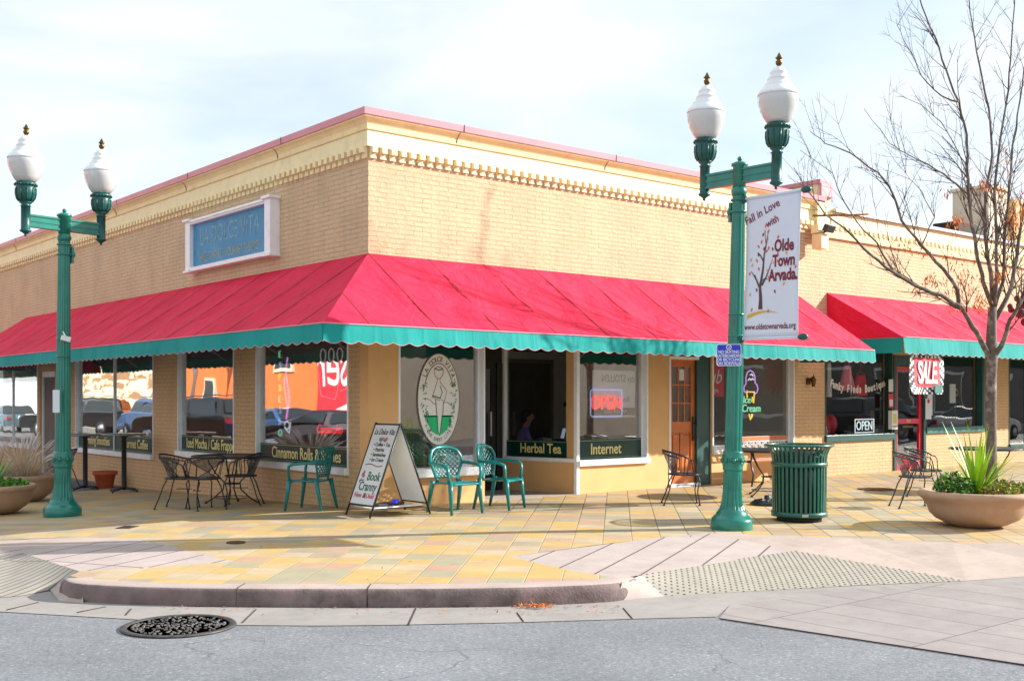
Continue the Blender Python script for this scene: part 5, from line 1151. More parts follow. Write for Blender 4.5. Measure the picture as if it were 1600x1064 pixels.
spots = [(4.05, -2.1, aR - .05, 'black iron chair turned right in front of the wooden door', 1),
         (-1.55, 2.60, aR - .1, 'leftmost black iron chair pulled up to the table by the window, turned right', 0),
         (-1.40, 2.15, aR + 2.2, 'middle black iron chair in front of the mesh table by the window', 0),
         (-.75, 2.32, aR + math.pi + .1, 'rightmost black iron chair at the table by the window, turned left', 0),
         (6.45, -4.35, aR - .0, 'black iron chair left of the spiky planter, turned right', 0),
         (7.75, -3.75, aR - .5, 'black iron chair between the spiky planter and the far right table, partly behind another chair', 0),
         (9.25, -4.9, aR + .3, 'black iron chair behind the spiky planter at the far right table', 0)]
for i, (x, y, rz, lab, _) in enumerate(spots):
    o = c0 if i == 0 else copy_tree(c0)
    o.location = (x, y, gz(x, y) + .002); o.rotation_euler = (0, 0, rz); tag(o, lab, 'chair', 'black wrought iron patio chairs')
t0 = iron_table()
tsp = [(-.66, 2.80, .3, 'round black mesh table under the Iced Mocha window'), (6.15, -2.0, .9, 'round black iron table behind the litter bin'), (9.75, -3.7, .2, 'round black iron table behind the spiky planter and tree')]
for i, (x, y, rz, lab) in enumerate(tsp):
    o = t0 if i == 0 else copy_tree(t0)
    o.location = (x, y, gz(x, y) + .002); o.rotation_euler = (0, 0, rz); tag(o, lab, 'table', 'round iron patio tables')
# umbrella base
mb = MB(); mb.lathe([(.24, 0), (.25, .02), (.22, .05), (.10, .075), (.05, .08), (.045, .13), (.03, .14)], 28)
for k in range(10): a = math.tau * k / 10; mb.tube([(.20 * math.cos(a), .20 * math.sin(a), .057), (.1 * math.cos(a + .25), .1 * math.sin(a + .25), .08)], .012, 5)
o = mb.build('umbrella_base', M['black']); o.location = (5.0, -2.85, -.028); tag(o, 'round cast iron umbrella base on the pavers behind the litter bin', 'umbrella base')
# bar tables on the left
def bar_table():
    r = empty('bar_table')
    mb = MB(); mb.lathe([(.01, 1.04), (.38, 1.04), (.39, 1.05), (.39, 1.066), (.38, 1.073), (.01, 1.073)], 32); mb.build('table_top', M['steeltop'], r)
    mb = MB(); mb.lathe([(.05, .04), (.045, .1), (.045, 1.0), (.12, 1.035)], 12); mb.build('pole', M['black'], r)
    for k in range(4):
        a = math.tau * k / 4 + .5; mb = MB(); mb.tube([(0, 0, .075), (.3 * math.cos(a), .3 * math.sin(a), .035)], [.035, .022], 6, flat=.7); mb.ball((.3 * math.cos(a), .3 * math.sin(a), .018), .02, 6); mb.build('foot', M['black'], r)
    return r
M['steeltop'] = mat('grey_table_top', (.22, .23, .25), .3, var=.1, metal=.3)
b0 = bar_table(); b0.location = (-.62, 7.35, gz(-.6, 7.35)); tag(b0, 'tall bar table with grey top under the Gourmet Coffee window', 'bar table', 'tall bar tables at the left windows')
b1 = copy_tree(b0); b1.location = (-.85, 8.75, gz(-.8, 8.75)); tag(b1, 'tall bar table with grey top just right of the left lamp post')
# bistro chair with loop back behind lamp
c7 = copy_tree(c0); c7.location = (-.95, 9.9, gz(-.9, 9.9)); c7.rotation_euler = (0, 0, 2.5); tag(c7, 'black iron chair half hidden behind the left lamp post')
mb = MB(); mb.lathe([(.14, 0), (.15, .01), (.20, .26), (.235, .27), (.24, .33), (.215, .335), (.2, .28), (.02, .27)], 28); o = mb.build('flower_pot', M['terra']); o.location = (-.42, 8.9, gz(-.4, 8.9)); tag(o, 'terracotta pot standing by the wall between the bar tables', 'flower pot')

# ------------------------------------------------------------------ green resin chairs
def resin_chair():
    r = empty('resin_armchair'); n_ = M['plastic']
    mb = MB(); nx, ny = 8, 8; vs = []
    for i in range(nx + 1):
        for j in range(ny + 1):
            u, v = i / nx, j / ny; x = -.20 + .43 * u; y = (-.5 + v) * (.40 + .06 * u); z = .41 + .02 * u - .022 * math.sin(math.pi * v) * math.sin(math.pi * min(1, u * 1.1)) - (.03 * max(0, u - .85) / .15)
            vs.append((x, y, z))
    nv_ = ny + 1; b = len(vs); vs += [(x, y, z - .022) for x, y, z in vs]
    fs = [(i * nv_ + j, i * nv_ + j + 1, (i + 1) * nv_ + j + 1, (i + 1) * nv_ + j) for i in range(nx) for j in range(ny)]
    fs += [tuple(b + q for q in f) for f in fs]
    ring = [i * nv_ for i in range(nx + 1)] + [nx * nv_ + j for j in range(1, ny + 1)] + [i * nv_ + ny for i in range(nx - 1, -1, -1)] + [j for j in range(ny - 1, 0, -1)]
    fs += [(ring[i], ring[(i + 1) % len(ring)], b + ring[(i + 1) % len(ring)], b + ring[i]) for i in range(len(ring))]
    mb.add(vs, fs, 0, True); mb.build('seat', n_, r)
    # backrest: frame + lattice
    mb = MB(); fr_ = []
    def bpnt(u, v):   # u -1..1, v 0..1 height
        return Vector((-.20 - .10 * v + .05 * (u * u) * (.4 + v), u * (.19 + .07 * min(1, v * 1.6)), .41 + .46 * v))
    outline = [(-.85, .0), (-.92, .25), (-1.0, .5), (-.98, .72), (-.80, .90), (-.45, .985), (0, 1.0), (.45, .985), (.80, .90), (.98, .72), (1.0, .5), (.92, .25), (.85, .0)]
    pts = []
    for i in range(len(outline) - 1):
        for t in range(3): a, b2 = outline[i], outline[i + 1]; pts.append(bpnt(a[0] + (b2[0] - a[0]) * t / 3, a[1] + (b2[1] - a[1]) * t / 3))
    pts.append(bpnt(*outline[-1])); mb.tube(pts, .026, 8, flat=.55)
    mb.tube([bpnt(u, .12) for u in (-.9, -.4, 0, .4, .9)], .022, 6, flat=.5)
    inside = lambda u, v: (u / .93) ** 2 + ((v - .52) / .46) ** 2 <= 1 or (abs(u) < .85 and .1 < v < .5)
    for k in range(-7, 8):
        for sg_ in (1, -1):
            seg = []
            for i in range(25):
                v = .1 + .88 * i / 24; u = k * .27 + sg_ * (v - .5) * 1.9
                if abs(u) < .95 and inside(u, v): seg.append(bpnt(u, v))
            if len(seg) > 2: mb.tube(seg, .0085, 4)
    mb.build('backrest', n_, r)
    for sy in (-1, 1):
        mb = MB(); mb.tube([bpnt(sy * .98, .62) + Vector((0, 0, 0)), (-.2, sy * .275, .66), (-.05, sy * .285, .655), (.12, sy * .28, .64), (.19, sy * .275, .61), (.2, sy * .27, .53), (.19, sy * .25, .42)], [.022, .028, .03, .03, .028, .024, .026], 8, flat=.75); mb.build('arm', n_, r)
    for sx, sy in ((1, 1), (1, -1), (-1, 1), (-1, -1)):
        mb = MB(); x0 = .20 if sx > 0 else -.20; x1 = .255 if sx > 0 else -.29
        mb.tube([(x0, sy * .235, .425), (x0 * .7 + x1 * .3, sy * .242, .28), (x1, sy * .255, 0)], [.036, .030, .018], 8, smooth=True); mb.build('leg', n_, r)
    return r
rc = resin_chair()
rsp = [(.70, -1.05, aR - R_(50), 'teal green resin armchair with lattice back nearest the A-frame sign', -1),
       (1.55, -.95, aR - R_(25), 'pale green resin armchair at the edge of the entrance, turned right', 0),
       (-.50, .70, aR + R_(165), 'dark green resin armchair under the Cinnamon Rolls window, turned left', 0)]
for i, (x, y, rz, lab, _) in enumerate(rsp):
    o = rc if i == 0 else copy_tree(rc)
    o.location = (x, y, gz(x, y) + .002); o.rotation_euler = (0, 0, rz); tag(o, lab, 'chair', 'green resin armchairs')

# ------------------------------------------------------------------ A-frame sign
af = empty('sandwich_board', (-.07, -.60, -.01), 0, 'white A-frame board advertising coffee, tea and a book nook, standing at the corner', 'sandwich board')
Hh, sp, hw = 1.20, .47, .29
def leanpt(side, u, y): # u height 0..1 along panel
    return Vector((side * sp * (1 - u), y, Hh * u))
for side in (-1, 1):
    mb = MB()
    for y in (-hw, hw): mb.tube([leanpt(side, 0, y), leanpt(side, 1, y)], .013, 6)
    for u in (.12, .985): mb.tube([leanpt(side, u, -hw), leanpt(side, u, hw)], .012, 6)
    mb.build('frame', M['black'], af)
    d = (leanpt(side, 1, 0) - leanpt(side, 0, 0)).normalized(); n_ = Vector((side * d.z, 0, -side * d.x)) * 1.0
    if n_.x * side < 0: n_ = -n_
    mb = MB(); a, b = leanpt(side, .13, 0), leanpt(side, .975, 0); c_ = (a + b) / 2
    Mx = Matrix((Vector((0, -1, 0)) * -side * -1, d, n_)).transposed() if side < 0 else Matrix((Vector((0, 1, 0)), d, n_)).transposed()
    mb.obox(c_, (2 * hw - .03, (b - a).length, .012), Mx); pn = mb.build('panel', M['whitesign'], af)
    if side < 0:
        Mx = Matrix((Vector((0, -1, 0)), d, n_)).transposed()
        mb = MB(); Lp = (b - a).length
        def at(u, v): return c_ + Mx @ Vector((u, v, .0085))
        def tx(s, u, v, size, m, **k): addtext(mb, s, at(u, v), Mx, size, m, extr=.0008, **k)
        tx('La Dolce Vita', .0, .445, .115, 0, shear=.35, xs=.76, rot2=.0, bold=.001)
        tx('• Coffee • Tea', .03, .27, .072, 0, xs=.95, bold=.001); tx('• Pastries', .0, .20, .072, 0, xs=.95, bold=.001); tx('• Sandwiches', .02, .13, .072, 0, xs=.95, bold=.001); tx('• Ice Cream', .02, .06, .072, 0, xs=.95, bold=.001)
        mb.tube([at(-.2 + .4 * i / 12, -.015 + .014 * math.sin(i / 12 * math.tau)) for i in range(13)], .006, 4, 3)
        tx('Book', .085, -.17, .17, 1, xs=.82, bold=.003); tx('Cranny', .02, -.31, .17, 1, xs=.84, bold=.003); tx('New & Used', .0, -.43, .095, 2, xs=.95, bold=.002); tx('&', .015, -.43, .095, 1, bold=.003)
        for (u, v, c0_) in ((-.05, .345, 4), (-.0, .35, 2), (.05, .34, 2), (.1, .35, 2), (-.02, .33, 4), (.08, .33, 4), (-.17, -.12, 2), (-.16, -.17, 2), (-.19, -.15, 2)):
            for k in range(6): q_ = math.tau * k / 6; p = at(u, v); mb.add([p, p + Mx @ Vector((.026 * math.cos(q_), .026 * math.sin(q_), .0006)), p + Mx @ Vector((.03 * math.cos(q_ + .4), .03 * math.sin(q_ + .4), .0006)), p + Mx @ Vector((.02 * math.cos(q_ + .8), .02 * math.sin(q_ + .8), .0006))], [(0, 1, 2, 3)], c0_)
        mb.tube([at(-.12, -.22), at(-.22, -.24)], .005, 4, 0); mb.tube([at(-.18, -.21), at(-.22, -.24), at(-.19, -.265)], .005, 4, 0)
        M['purp'] = mat('mauve_ink', lin(110, 60, 80), .6, var=0)
        mb.build('lettering', [M['ink'], M['inkg'], M['inkr'], M['purp'], M['vine']], pn, fix=False)
mb = MB(); mb.box(-.36, .36, -.27, .27, .10, .112); mb.box(-.36, .36, -.27, -.26, .10, .13); mb.box(-.36, .36, .26, .27, .10, .13); mb.build('tray', M['whitesign'], af)
for i, (x, y, s_, m_, lab) in enumerate([(-.1, -.02, (.26, .2, .035), 'ink', 'dark flat book in the tray of the A-frame'), (.1, .03, (.24, .18, .04), 'brownink', 'brown sandbag-like book in the tray of the A-frame'), (.03, -.12, (.1, .06, .05), 'royal', 'small blue packet in the tray of the A-frame')]):
    mb = MB(); mb.obox((0, 0, s_[2] / 2), s_, Matrix.Rotation(.3 * i, 3, 'Z')); o = mb.build('book' if i < 2 else 'packet', M[m_], bevel=.004); o.location = (af.location.x + x, af.location.y + y, af.location.z + .113 + (.002 if i < 2 else .042)); tag(o, lab, 'book' if i < 2 else 'packet')

# ------------------------------------------------------------------ bench (wood and scroll iron) behind the table
bn = empty('park_bench', (8.2, -.5, -.006), 0, 'wooden bench with scroll iron back under the ice cream window', 'bench')
mb = MB(); mb.box(-.85, .85, .30, .335, .76, .84); mb.build('top_rail', M['wood2'], bn, bevel=.006)
mb = MB()
for k in range(9):
    cx_ = -.72 + k * .18
    for r_ in (.08, .045): mb.tube([(cx_ + r_ * math.cos(t), .315, .66 + r_ * math.sin(t)) for t in [i * .62 for i in range(9)]], .010, 5)
mb.tube([(-.85, .315, .745), (.85, .315, .745)], .014, 6); mb.tube([(-.85, .315, .56), (.85, .315, .56)], .014, 6); mb.build('scroll_back', M['white'], bn)
mb = MB()
for k in range(4): mb.box(-.85, .85, -.2 + k * .12, -.11 + k * .12, .42, .45)
mb.build('seat', M['wood2'], bn, bevel=.004)
for s_ in (-1, 1):
    mb = MB(); x = s_ * .86; mb.tube([(x, .34, .84), (x, .32, .5), (x, .30, .42), (x, .36, .2), (x, .40, 0)], .024, 6, flat=.6); mb.tube([(x, .3, .42), (x, -.2, .42), (x, -.26, .2), (x, -.22, 0)], .024, 6, flat=.6); mb.tube([(x, .32, .62), (x, .0, .66), (x, -.2, .64), (x, -.22, .5), (x, -.2, .42)], .022, 6, flat=.6); mb.build('side_frame', M['black'], bn)

# ------------------------------------------------------------------ planters and plants
def planter(name, loc, rr, h, label, shape=0):
    mb = MB()
    if shape == 0: pf = [(.34, 0), (.40, .015), (.42, .03), (.52, .08), (.70, .22), (.80, .38), (.84, .55), (.87, .66), (.93, .76), (.99, .84), (1.0, .90), (.985, .96), (.94, 1.0), (.88, 1.0), (.84, .95), (.82, .80)]
    else: pf = [(.36, 0), (.40, .02), (.60, .10), (.80, .30), (.90, .52), (.93, .74), (.96, .80), (1.0, .84), (1.0, .92), (.97, .97), (.92, .98), (.88, .95), (.86, .8)]
    mb.lathe([(r * rr, z * h) for r, z in pf], 48); o = mb.build(name, M['planter']); o.location = loc; tag(o, label, 'planter', 'bowl shaped concrete planters')
    so = MB(); so.lathe([(.01, h * .86), (rr * .84, h * .85)], 30); s_ = so.build('soil', M['soil'], o); return o
pR = planter('planter', (5.0, -6.02, -.06), .69, .44, 'wide tan bowl planter with spiky plant at the right edge of the plaza')
pL1 = planter('planter', (-2.62, 6.5, -.2), .52, .46, 'tan bowl planter holding dried ornamental grass beside the left lamp post', 1)
pL2 = planter('planter', (-3.75, 4.15, -.15), .62, .44, 'tan bowl planter with bright green plants cut off by the left picture edge', 1)
def blades(mb, c, n, L0, L1, spread, w_, m=0, droop=.35, seg=5, r0=.04):
    for i in range(n):
        a = random.uniform(0, math.tau); el = random.uniform(spread[0], spread[1]); L_ = random.uniform(L0, L1); dr_ = droop * random.uniform(.4, 1.4)
        p = Vector(c) + Vector((math.cos(a), math.sin(a), 0)) * random.uniform(0, r0); d = Vector((math.cos(a) * math.cos(el), math.sin(a) * math.cos(el), math.sin(el)))
        sd_ = Vector((-math.sin(a), math.cos(a), 0)); vs = []; tw = random.uniform(-.5, .5)
        for k in range(seg + 1):
            t = k / seg; ww = w_ * (1 - t ** 1.6) * (.55 + .45 * min(1, t * 4)) / 2 + .0006; s2 = (sd_ + Vector((0, 0, tw * t))).normalized()
            vs += [p - s2 * ww, p + Vector((0, 0, -.2 * ww)) , p + s2 * ww]
            p = p + d * L_ / seg; d = (d + Vector((0, 0, -dr_ / seg)) + Vector((random.uniform(-.03, .03), random.uniform(-.03, .03), 0))).normalized()
        mb.add(vs, [(k * 3 + j, k * 3 + j + 1, k * 3 + j + 4, k * 3 + j + 3) for k in range(seg) for j in range(2)], m, True)
def foliage(mb, c, rad, h, n, ms, L_=(.03, .07)):
    for i in range(n):
        a = random.uniform(0, math.tau); q = math.sqrt(random.random()) * rad; z = random.random() ** .8 * h * (1 - .45 * (q / rad) ** 2)
        d = Vector((random.uniform(-1, 1), random.uniform(-1, 1), random.uniform(-.3, 1))); l = random.uniform(*L_)
        mb.leaf((c[0] + q * math.cos(a), c[1] + q * math.sin(a), c[2] + z), d, Vector((random.uniform(-1, 1), random.uniform(-1, 1), .3)), l, l * .45, random.choice(ms))
def plant(name, loc, mb, mats, label, cat='plant', group=None):
    o = mb.build(name, mats, fix=False); o.location = loc; return tag(o, label, cat, group)
lR = Vector((5.0, -6.02, -.06 + .40))
mb = MB(); blades(mb, (0, 0, 0), 50, .50, 1.0, (.85, 1.5), .042, 0, .30, 7); blades(mb, (0, 0, 0), 34, .45, .85, (.3, .95), .038, 0, .5, 7); plant('spike_plant', lR + Vector((.02, .0, -.02)), mb, [M['blade']], 'tall lime green spiky plant in the middle of the right planter')
mb = MB(); foliage(mb, (0, 0, 0), .23, .30, 1100, [0, 0, 1]); plant('leafy_plant', lR + Vector((-.36, .10, -.04)), mb, [M['leaf_d'], M['leaf_g']], 'dark green leafy plant at the left rim of the right planter')
mb = MB(); foliage(mb, (0, 0, 0), .22, .19, 750, [0, 1, 2, 2]); blades(mb, (0, 0, 0), 14, .15, .3, (.5, 1.3), .012, 1); plant('trailing_plant', lR + Vector((-.12, -.36, -.04)), mb, [M['leaf_g'], M['leaf_b'], M['leaf_y']], 'yellowing low plant at the front of the right planter')
mb = MB(); foliage(mb, (0, 0, 0), .28, .2, 900, [0, 1, 1, 2]); blades(mb, (0, 0, 0), 16, .15, .35, (.3, 1.2), .012, 1); plant('trailing_plant', lR + Vector((.30, -.22, -.04)), mb, [M['leaf_y'], M['leaf_b'], M['leaf_g']], 'brown and yellow withered plant at the right of the right planter')
mb = MB(); blades(mb, (0, 0, 0), 9, .25, .42, (.5, 1.0), .02, 0, .5); plant('trailing_plant', lR + Vector((-.30, -.15, -.04)), mb, [M['leaf_y'], M['leaf_b'], M['leaf_g']], 'thin yellow green blades left of the spiky plant')
l1 = Vector((-2.62, 6.5, -.2 + .42))
mb = MB(); blades(mb, (0, 0, 0), 420, .35, .75, (.5, 1.5), .010, 0, .9, 6, .28)
for i in range(70):
    a = random.uniform(0, math.tau); el = random.uniform(.75, 1.5); p = Vector((math.cos(a), math.sin(a), 0)) * random.uniform(0, .2); d = Vector((math.cos(a) * math.cos(el), math.sin(a) * math.cos(el), math.sin(el))); pts = [p.copy()]
    for k in range(8): p = p + d * random.uniform(.09, .115); d = (d + Vector((0, 0, -.085)) + Vector((math.cos(a), math.sin(a), 0)) * .04).normalized(); pts.append(p.copy())
    mb.tube(pts[:6], .002, 3, 0); mb.tube(pts[5:], [.004, .010, .009, .003], 5, 1)
plant('ornamental_grass', l1 + Vector((0, 0, -.05)), mb, [M['straw'], M['plume']], 'dry straw coloured ornamental grass with pale plumes in the left planter', 'grass plant')
l2 = Vector((-3.75, 4.15, -.15 + .40))
mb = MB(); blades(mb, (0, 0, 0), 50, .35, .62, (.7, 1.5), .032, 0, .3, 6, .08); plant('spike_plant', l2 + Vector((.05, .1, -.02)), mb, [M['leaf_g']], 'bright green bladed plant in the leftmost planter')
mb = MB(); foliage(mb, (0, 0, 0), .48, .16, 1500, [0, 0, 1]); plant('leafy_plant', l2 + Vector((.03, -.05, -.04)), mb, [M['leaf_g'], M['leaf_d']], 'low bright green ground plant around the rim of the leftmost planter')
# plant in window
mb = MB(); mb.lathe([(.09, 0), (.12, .2), (.10, .2)], 16, m=1); blades(mb, (0, 0, .18), 26, .22, .42, (.6, 1.45), .022, 0, .4); foliage(mb, (0, 0, -.2), .2, .3, 160, [0]); plant('potted_plant', (.78, .42, .92), mb, [M['blade'], M['ink']], 'small potted spiky plant behind the glass left of the oval emblem')
mb = MB(); blades(mb, (0, 0, 0), 40, .2, .5, (.3, 1.4), .02, 0, .8); foliage(mb, (0, 0, 0), .22, .25, 260, [0], (.04, .08)); plant('potted_plant', (.95, .42, .56), mb, [M['leaf_g']], 'trailing green plant low behind the glass below the oval emblem')
mb = MB(); mb.box(.6, 1.9, .25, .62, 0, .54); thing(mb, 'window_ledge', [M['dark']], 'dark window ledge holding the potted plants', 'ledge')

# ------------------------------------------------------------------ tree
def px_path(pts, d0, d1):
    n = len(pts); return [P(x, y, d0 + (d1 - d0) * i / (n - 1)) for i, (x, y) in enumerate(pts)]
tr = empty('street_tree', (8.45, -4.45, -.045), 0, 'nearly bare street tree with a few orange leaves at the right', 'tree'); TL = tr.location
random.seed(21)
D = 17.28
trunk = [Vector((8.45, -4.45, -.05)), P(1549, 720, D), P(1548, 640, D), P(1549, 590, D), P(1549, 555, D), P(1549, 520, D), P(1551, 480, D)]
limbs = [  # (points in the picture, depth start, depth end, r0, r1)
    ([(1547, 562), (1530, 528), (1513, 500), (1500, 480), (1470, 462), (1430, 447), (1395, 425), (1362, 400), (1325, 362), (1290, 335), (1262, 300), (1240, 262)], D, 15.4, .062, .006),
    ([(1500, 482), (1497, 455), (1475, 420), (1440, 385), (1408, 345), (1395, 300), (1372, 270), (1330, 240), (1290, 225), (1265, 205)], D - .3, 16.2, .045, .005),
    ([(1395, 425), (1370, 380), (1340, 350), (1312, 300), (1300, 270), (1250, 235)], 16.4, 15.6, .022, .004),
    ([(1551, 480), (1540, 450), (1531, 420), (1522, 370), (1515, 320), (1511, 260), (1510, 210), (1498, 160), (1478, 110), (1462, 60), (1440, 10), (1430, -30)], D, 16.6, .050, .010),
    ([(1551, 482), (1549, 440), (1543, 400), (1539, 350), (1541, 300), (1552, 240), (1545, 170), (1530, 100), (1520, 40), (1510, -30)], D, D + .6, .052, .010),
    ([(1553, 484), (1557, 430), (1556, 370), (1553, 300), (1562, 220), (1575, 140), (1580, 70), (1586, -20)], D, D - .6, .045, .010),
    ([(1553, 484), (1568, 440), (1570, 380), (1574, 320), (1580, 250), (1590, 180), (1600, 110), (1618, 20)], D, D + 1.0, .045, .010),
    ([(1555, 500), (1580, 450), (1592, 380), (1604, 300), (1640, 180), (1660, 60)], D, D + .3, .05, .010),
    ([(1551, 560), (1570, 530), (1578, 500), (1597, 470), (1625, 430), (1680, 360), (1720, 250)], D, D - 1.0, .055, .012),
    ([(1511, 302), (1485, 280), (1450, 258), (1415, 240), (1390, 225), (1350, 170)], 17.0, 16.4, .022, .004),
    ([(1498, 160), (1470, 150), (1440, 120), (1425, 85), (1410, 60), (1400, 30)], 16.8, 16.2, .02, .004),
    ([(1440, 385), (1460, 340), (1440, 300), (1415, 270), (1380, 150)], 16.9, 17.3, .016, .003),
    ([(1539, 350), (1520, 300), (1500, 240), (1470, 190), (1440, 165), (1405, 150)], 17.2, 17.8, .018, .004),
]
mb = MB(); mb.tube([p - TL for p in trunk], [.10, .084, .079, .078, .092, .074, .066], 12, 0)
for ls in limbs[:1]: pass
tk = mb.build('trunk', M['bark'], tr)
mb = MB(); tw = MB(); lf = MB(); leafpts = []
def rcrv(pts, r0, r1, mbx, m=0):
    sm_ = []
    for i in range(len(pts) - 1):
        for t in range(3):
            p = pts[i].lerp(pts[i + 1], t / 3); sm_.append(p + Vector((random.uniform(-1, 1), random.uniform(-1, 1), random.uniform(-1, 1))) * .012)
    sm_.append(pts[-1]); k = len(sm_)
    mbx.tube([p - TL for p in sm_], [.82 * (r0 + (r1 - r0) * (i / (k - 1)) ** .8) for i in range(k)], 6 if r0 > .02 else 4, m); return sm_
def branch(p, d, L_, r, lvl):
    seg = max(4, int(L_ / .09)); pts = [p.copy()]; d = d.normalized(); dirs = []
    for k in range(seg):
        d = (d + Vector((random.uniform(-1, 1), random.uniform(-1, 1), random.uniform(-.7, 1.0))) * .12).normalized(); p = p + d * L_ / seg; pts.append(p.copy()); dirs.append(d.copy())
    tw.tube([q - TL for q in pts], [r * (1 - .75 * i / seg) + .0009 for i in range(seg + 1)], 4 if r > .004 else 3)
    if lvl > 0:
        n = max(2, int(L_ * (5.2 if lvl > 1 else 4.5)))
        for i in range(n):
            k = random.randint(1, seg - 1); a = random.choice((-1, 1)) * random.uniform(.5, 1.0); dd = dirs[k]; ax_ = (FW + Vector((random.uniform(-.8, .8), random.uniform(-.8, .8), random.uniform(-.5, .5)))).normalized()
            nd = Matrix.Rotation(a, 3, ax_) @ dd + Vector((0, 0, .18)); branch(pts[k], nd, L_ * random.uniform(.28, .55), r * .5, lvl - 1)
for (pp_, d0, d1, r0, r1) in limbs:
    sm_ = rcrv(px_path(pp_, d0, d1), r0, r1, mb); k = len(sm_)
    total = sum((sm_[i + 1] - sm_[i]).length for i in range(k - 1)); n = int(total * 4.6)
    for i in range(n):
        j = random.randint(int(k * .18), k - 2); t = j / k; dd = (sm_[j + 1] - sm_[j]).normalized(); a = random.choice((-1, 1)) * random.uniform(.35, .85); ax_ = (FW + Vector((random.uniform(-1, 1), random.uniform(-1, 1), random.uniform(-.5, .5)))).normalized()
        nd = Matrix.Rotation(a, 3, ax_) @ dd + Vector((0, 0, .3)); branch(sm_[j], nd, random.uniform(.35, 1.1) * (1.15 - .5 * t), max(.0035, (r0 + (r1 - r0) * t) * .26), 2 if random.random() < .6 else 1)
mb.build('limbs', M['bark'], tr, fix=False)
tw.build('twigs', M['twig'], tr, fix=False)
for (x, y, rx, ry, n, dd) in [(1447, 393, 22, 14, 40, 17), (1497, 345, 20, 16, 90, 17), (1505, 440, 26, 20, 110, 17), (1540, 285, 14, 16, 90, 17.3), (1560, 296, 10, 10, 50, 17.3), (1585, 343, 16, 18, 110, 17.4), (1530, 470, 26, 18, 150, 17.1), (1560, 430, 12, 10, 60, 17.1), (1455, 435, 16, 10, 60, 16.9), (1430, 450, 10, 6, 25, 16.8), (1475, 455, 22, 8, 35, 16.8), (1420, 380, 30, 8, 40, 16.8), (1490, 480, 16, 10, 30, 17), (1480, 300, 10, 12, 25, 17), (1600, 325, 12, 20, 60, 17), (1500, 405, 30, 14, 50, 17), (1570, 250, 10, 40, 24, 17.2)]:
    for i in range(int(n * .75)):
        p = P(x + random.gauss(0, rx * .5), y + random.gauss(0, ry * .5), dd + random.gauss(0, .15)) - TL; L_ = random.uniform(.05, .13)
        lf.leaf(p, (random.uniform(-.6, .6), random.uniform(-.6, .6), -1), (random.uniform(-1, 1), random.uniform(-1, 1), 0), L_, .018, 0 if random.random() < .8 else 1)
lf.build('leaves', [M['leaf_o'], M['leaf_b']], tr, fix=False)
# bunch of dark red flowers hanging right of the trunk
mb = MB(); c = P(1592, 478, 20.5)
for i in range(14): q = c + Vector((random.gauss(0, .14), random.gauss(0, .1), random.gauss(0, .12))); mb.ball(q, random.uniform(.05, .09), 8)
M['wine'] = mat('wine_flower', (.16, .004, .02), .7, var=.4, scale=20)
thing(mb, 'hanging_basket', [M['wine']], 'wine red hanging flower basket at the far right edge', 'hanging basket')

# ------------------------------------------------------------------ small ground things
def disc_cover(name, x, y, z, r, label, mats, ring=True):
    root = empty(name, (x, y, z), 0, label, 'manhole cover')
    mb = MB(); mb.lathe([(r * .9, .001), (r * .9, .012), (r, .013), (r * 1.02, .001)], 48); mb.build('rim', mats[0], root)
    mb = MB(); mb.lathe([(.01, .006), (r * .89, .006)], 48, m=0)
    rnd = random.Random(3); n = 8 if r < .3 else 14
    for k in range(1, n):
        q = r * .86 * k / n; c_ = max(6, int(6.28 * q / (r * .1)))
        for j in range(c_):
            if rnd.random() < .42: continue
            a = math.tau * j / c_ + k * .3; mb.obox((q * math.cos(a), q * math.sin(a), .009), (r * .055, r * .03, .008), Matrix.Rotation(a + (.8 if (j + k) % 2 else -.6) + rnd.uniform(-.1, .1), 3, 'Z'), 1)
    mb.build('lid', mats, root); return root
M['iron'] = mat('worn_cast_iron', (.075, .07, .068), .5, metal=.3, var=.4, scale=20); M['iron2'] = mat('worn_cast_iron_top', (.15, .14, .13), .6, metal=.2, var=.4, scale=9)
disc_cover('manhole_cover', -4.72, -4.80, -.2262, .42, 'round cast iron manhole cover in the asphalt by the curb', [M['iron'], M['iron2']])
disc_cover('manhole_cover', 8.6, -2.35, gz(8.6, -2.35) + .001, .3, 'round metal cover in the paving behind the litter bin', [M['iron'], M['rust']])
disc_cover('utility_cover', -2.81, -1.8, gz(-2.81, -1.8) + .001, .10, 'small round metal cover in the sunlit pavers', [M['iron'], M['rust']])
mb = MB(); mb.box(-.13, .13, -.09, .09, 0, .008)
for k in range(6): mb.box(-.115 + k * .04, -.10 + k * .04, -.08, .08, .008, .011)
o = mb.build('drain_grate', M['iron']); o.location = (-3.19, .33, gz(-3.19, .33) + .001); o.rotation_euler = (0, 0, R_(45)); tag(o, 'small rectangular drain grate in the shaded pavers', 'drain grate')
mb = MB(); random.seed(5)
for i in range(420):
    if i < 210: px, py, sd_ = random.gauss(838, 14), 944 + random.random() ** 2 * 5, 1
    else: px, py, sd_ = random.uniform(250, 970), 946 + random.random() ** 3 * 14, 1
    z = GUT + .003 + random.random() * (.02 if i < 210 else .004); p = PZ(px, py + (0 if px > 200 else -3), z)
    mb.leaf(p, (random.uniform(-1, 1), random.uniform(-1, 1), random.uniform(-.1, .3)), (random.uniform(-.4, .4), random.uniform(-.4, .4), 1), random.uniform(.015, .045), .014, 0 if random.random() < .7 else 1)
for i in range(160):
    x, y = random.uniform(-4, 8), random.uniform(-6, -.3); mb.leaf((x, y, gz(x, y) + .004), (random.uniform(-1, 1), random.uniform(-1, 1), .1), (0, 0, 1), random.uniform(.015, .03), .012, 1)
o = mb.build('fallen_leaves', [M['leaf_o'], M['leaf_b']], fix=False); tag(o, 'small orange and brown leaves lying in the gutter', 'leaf litter', kind='stuff')

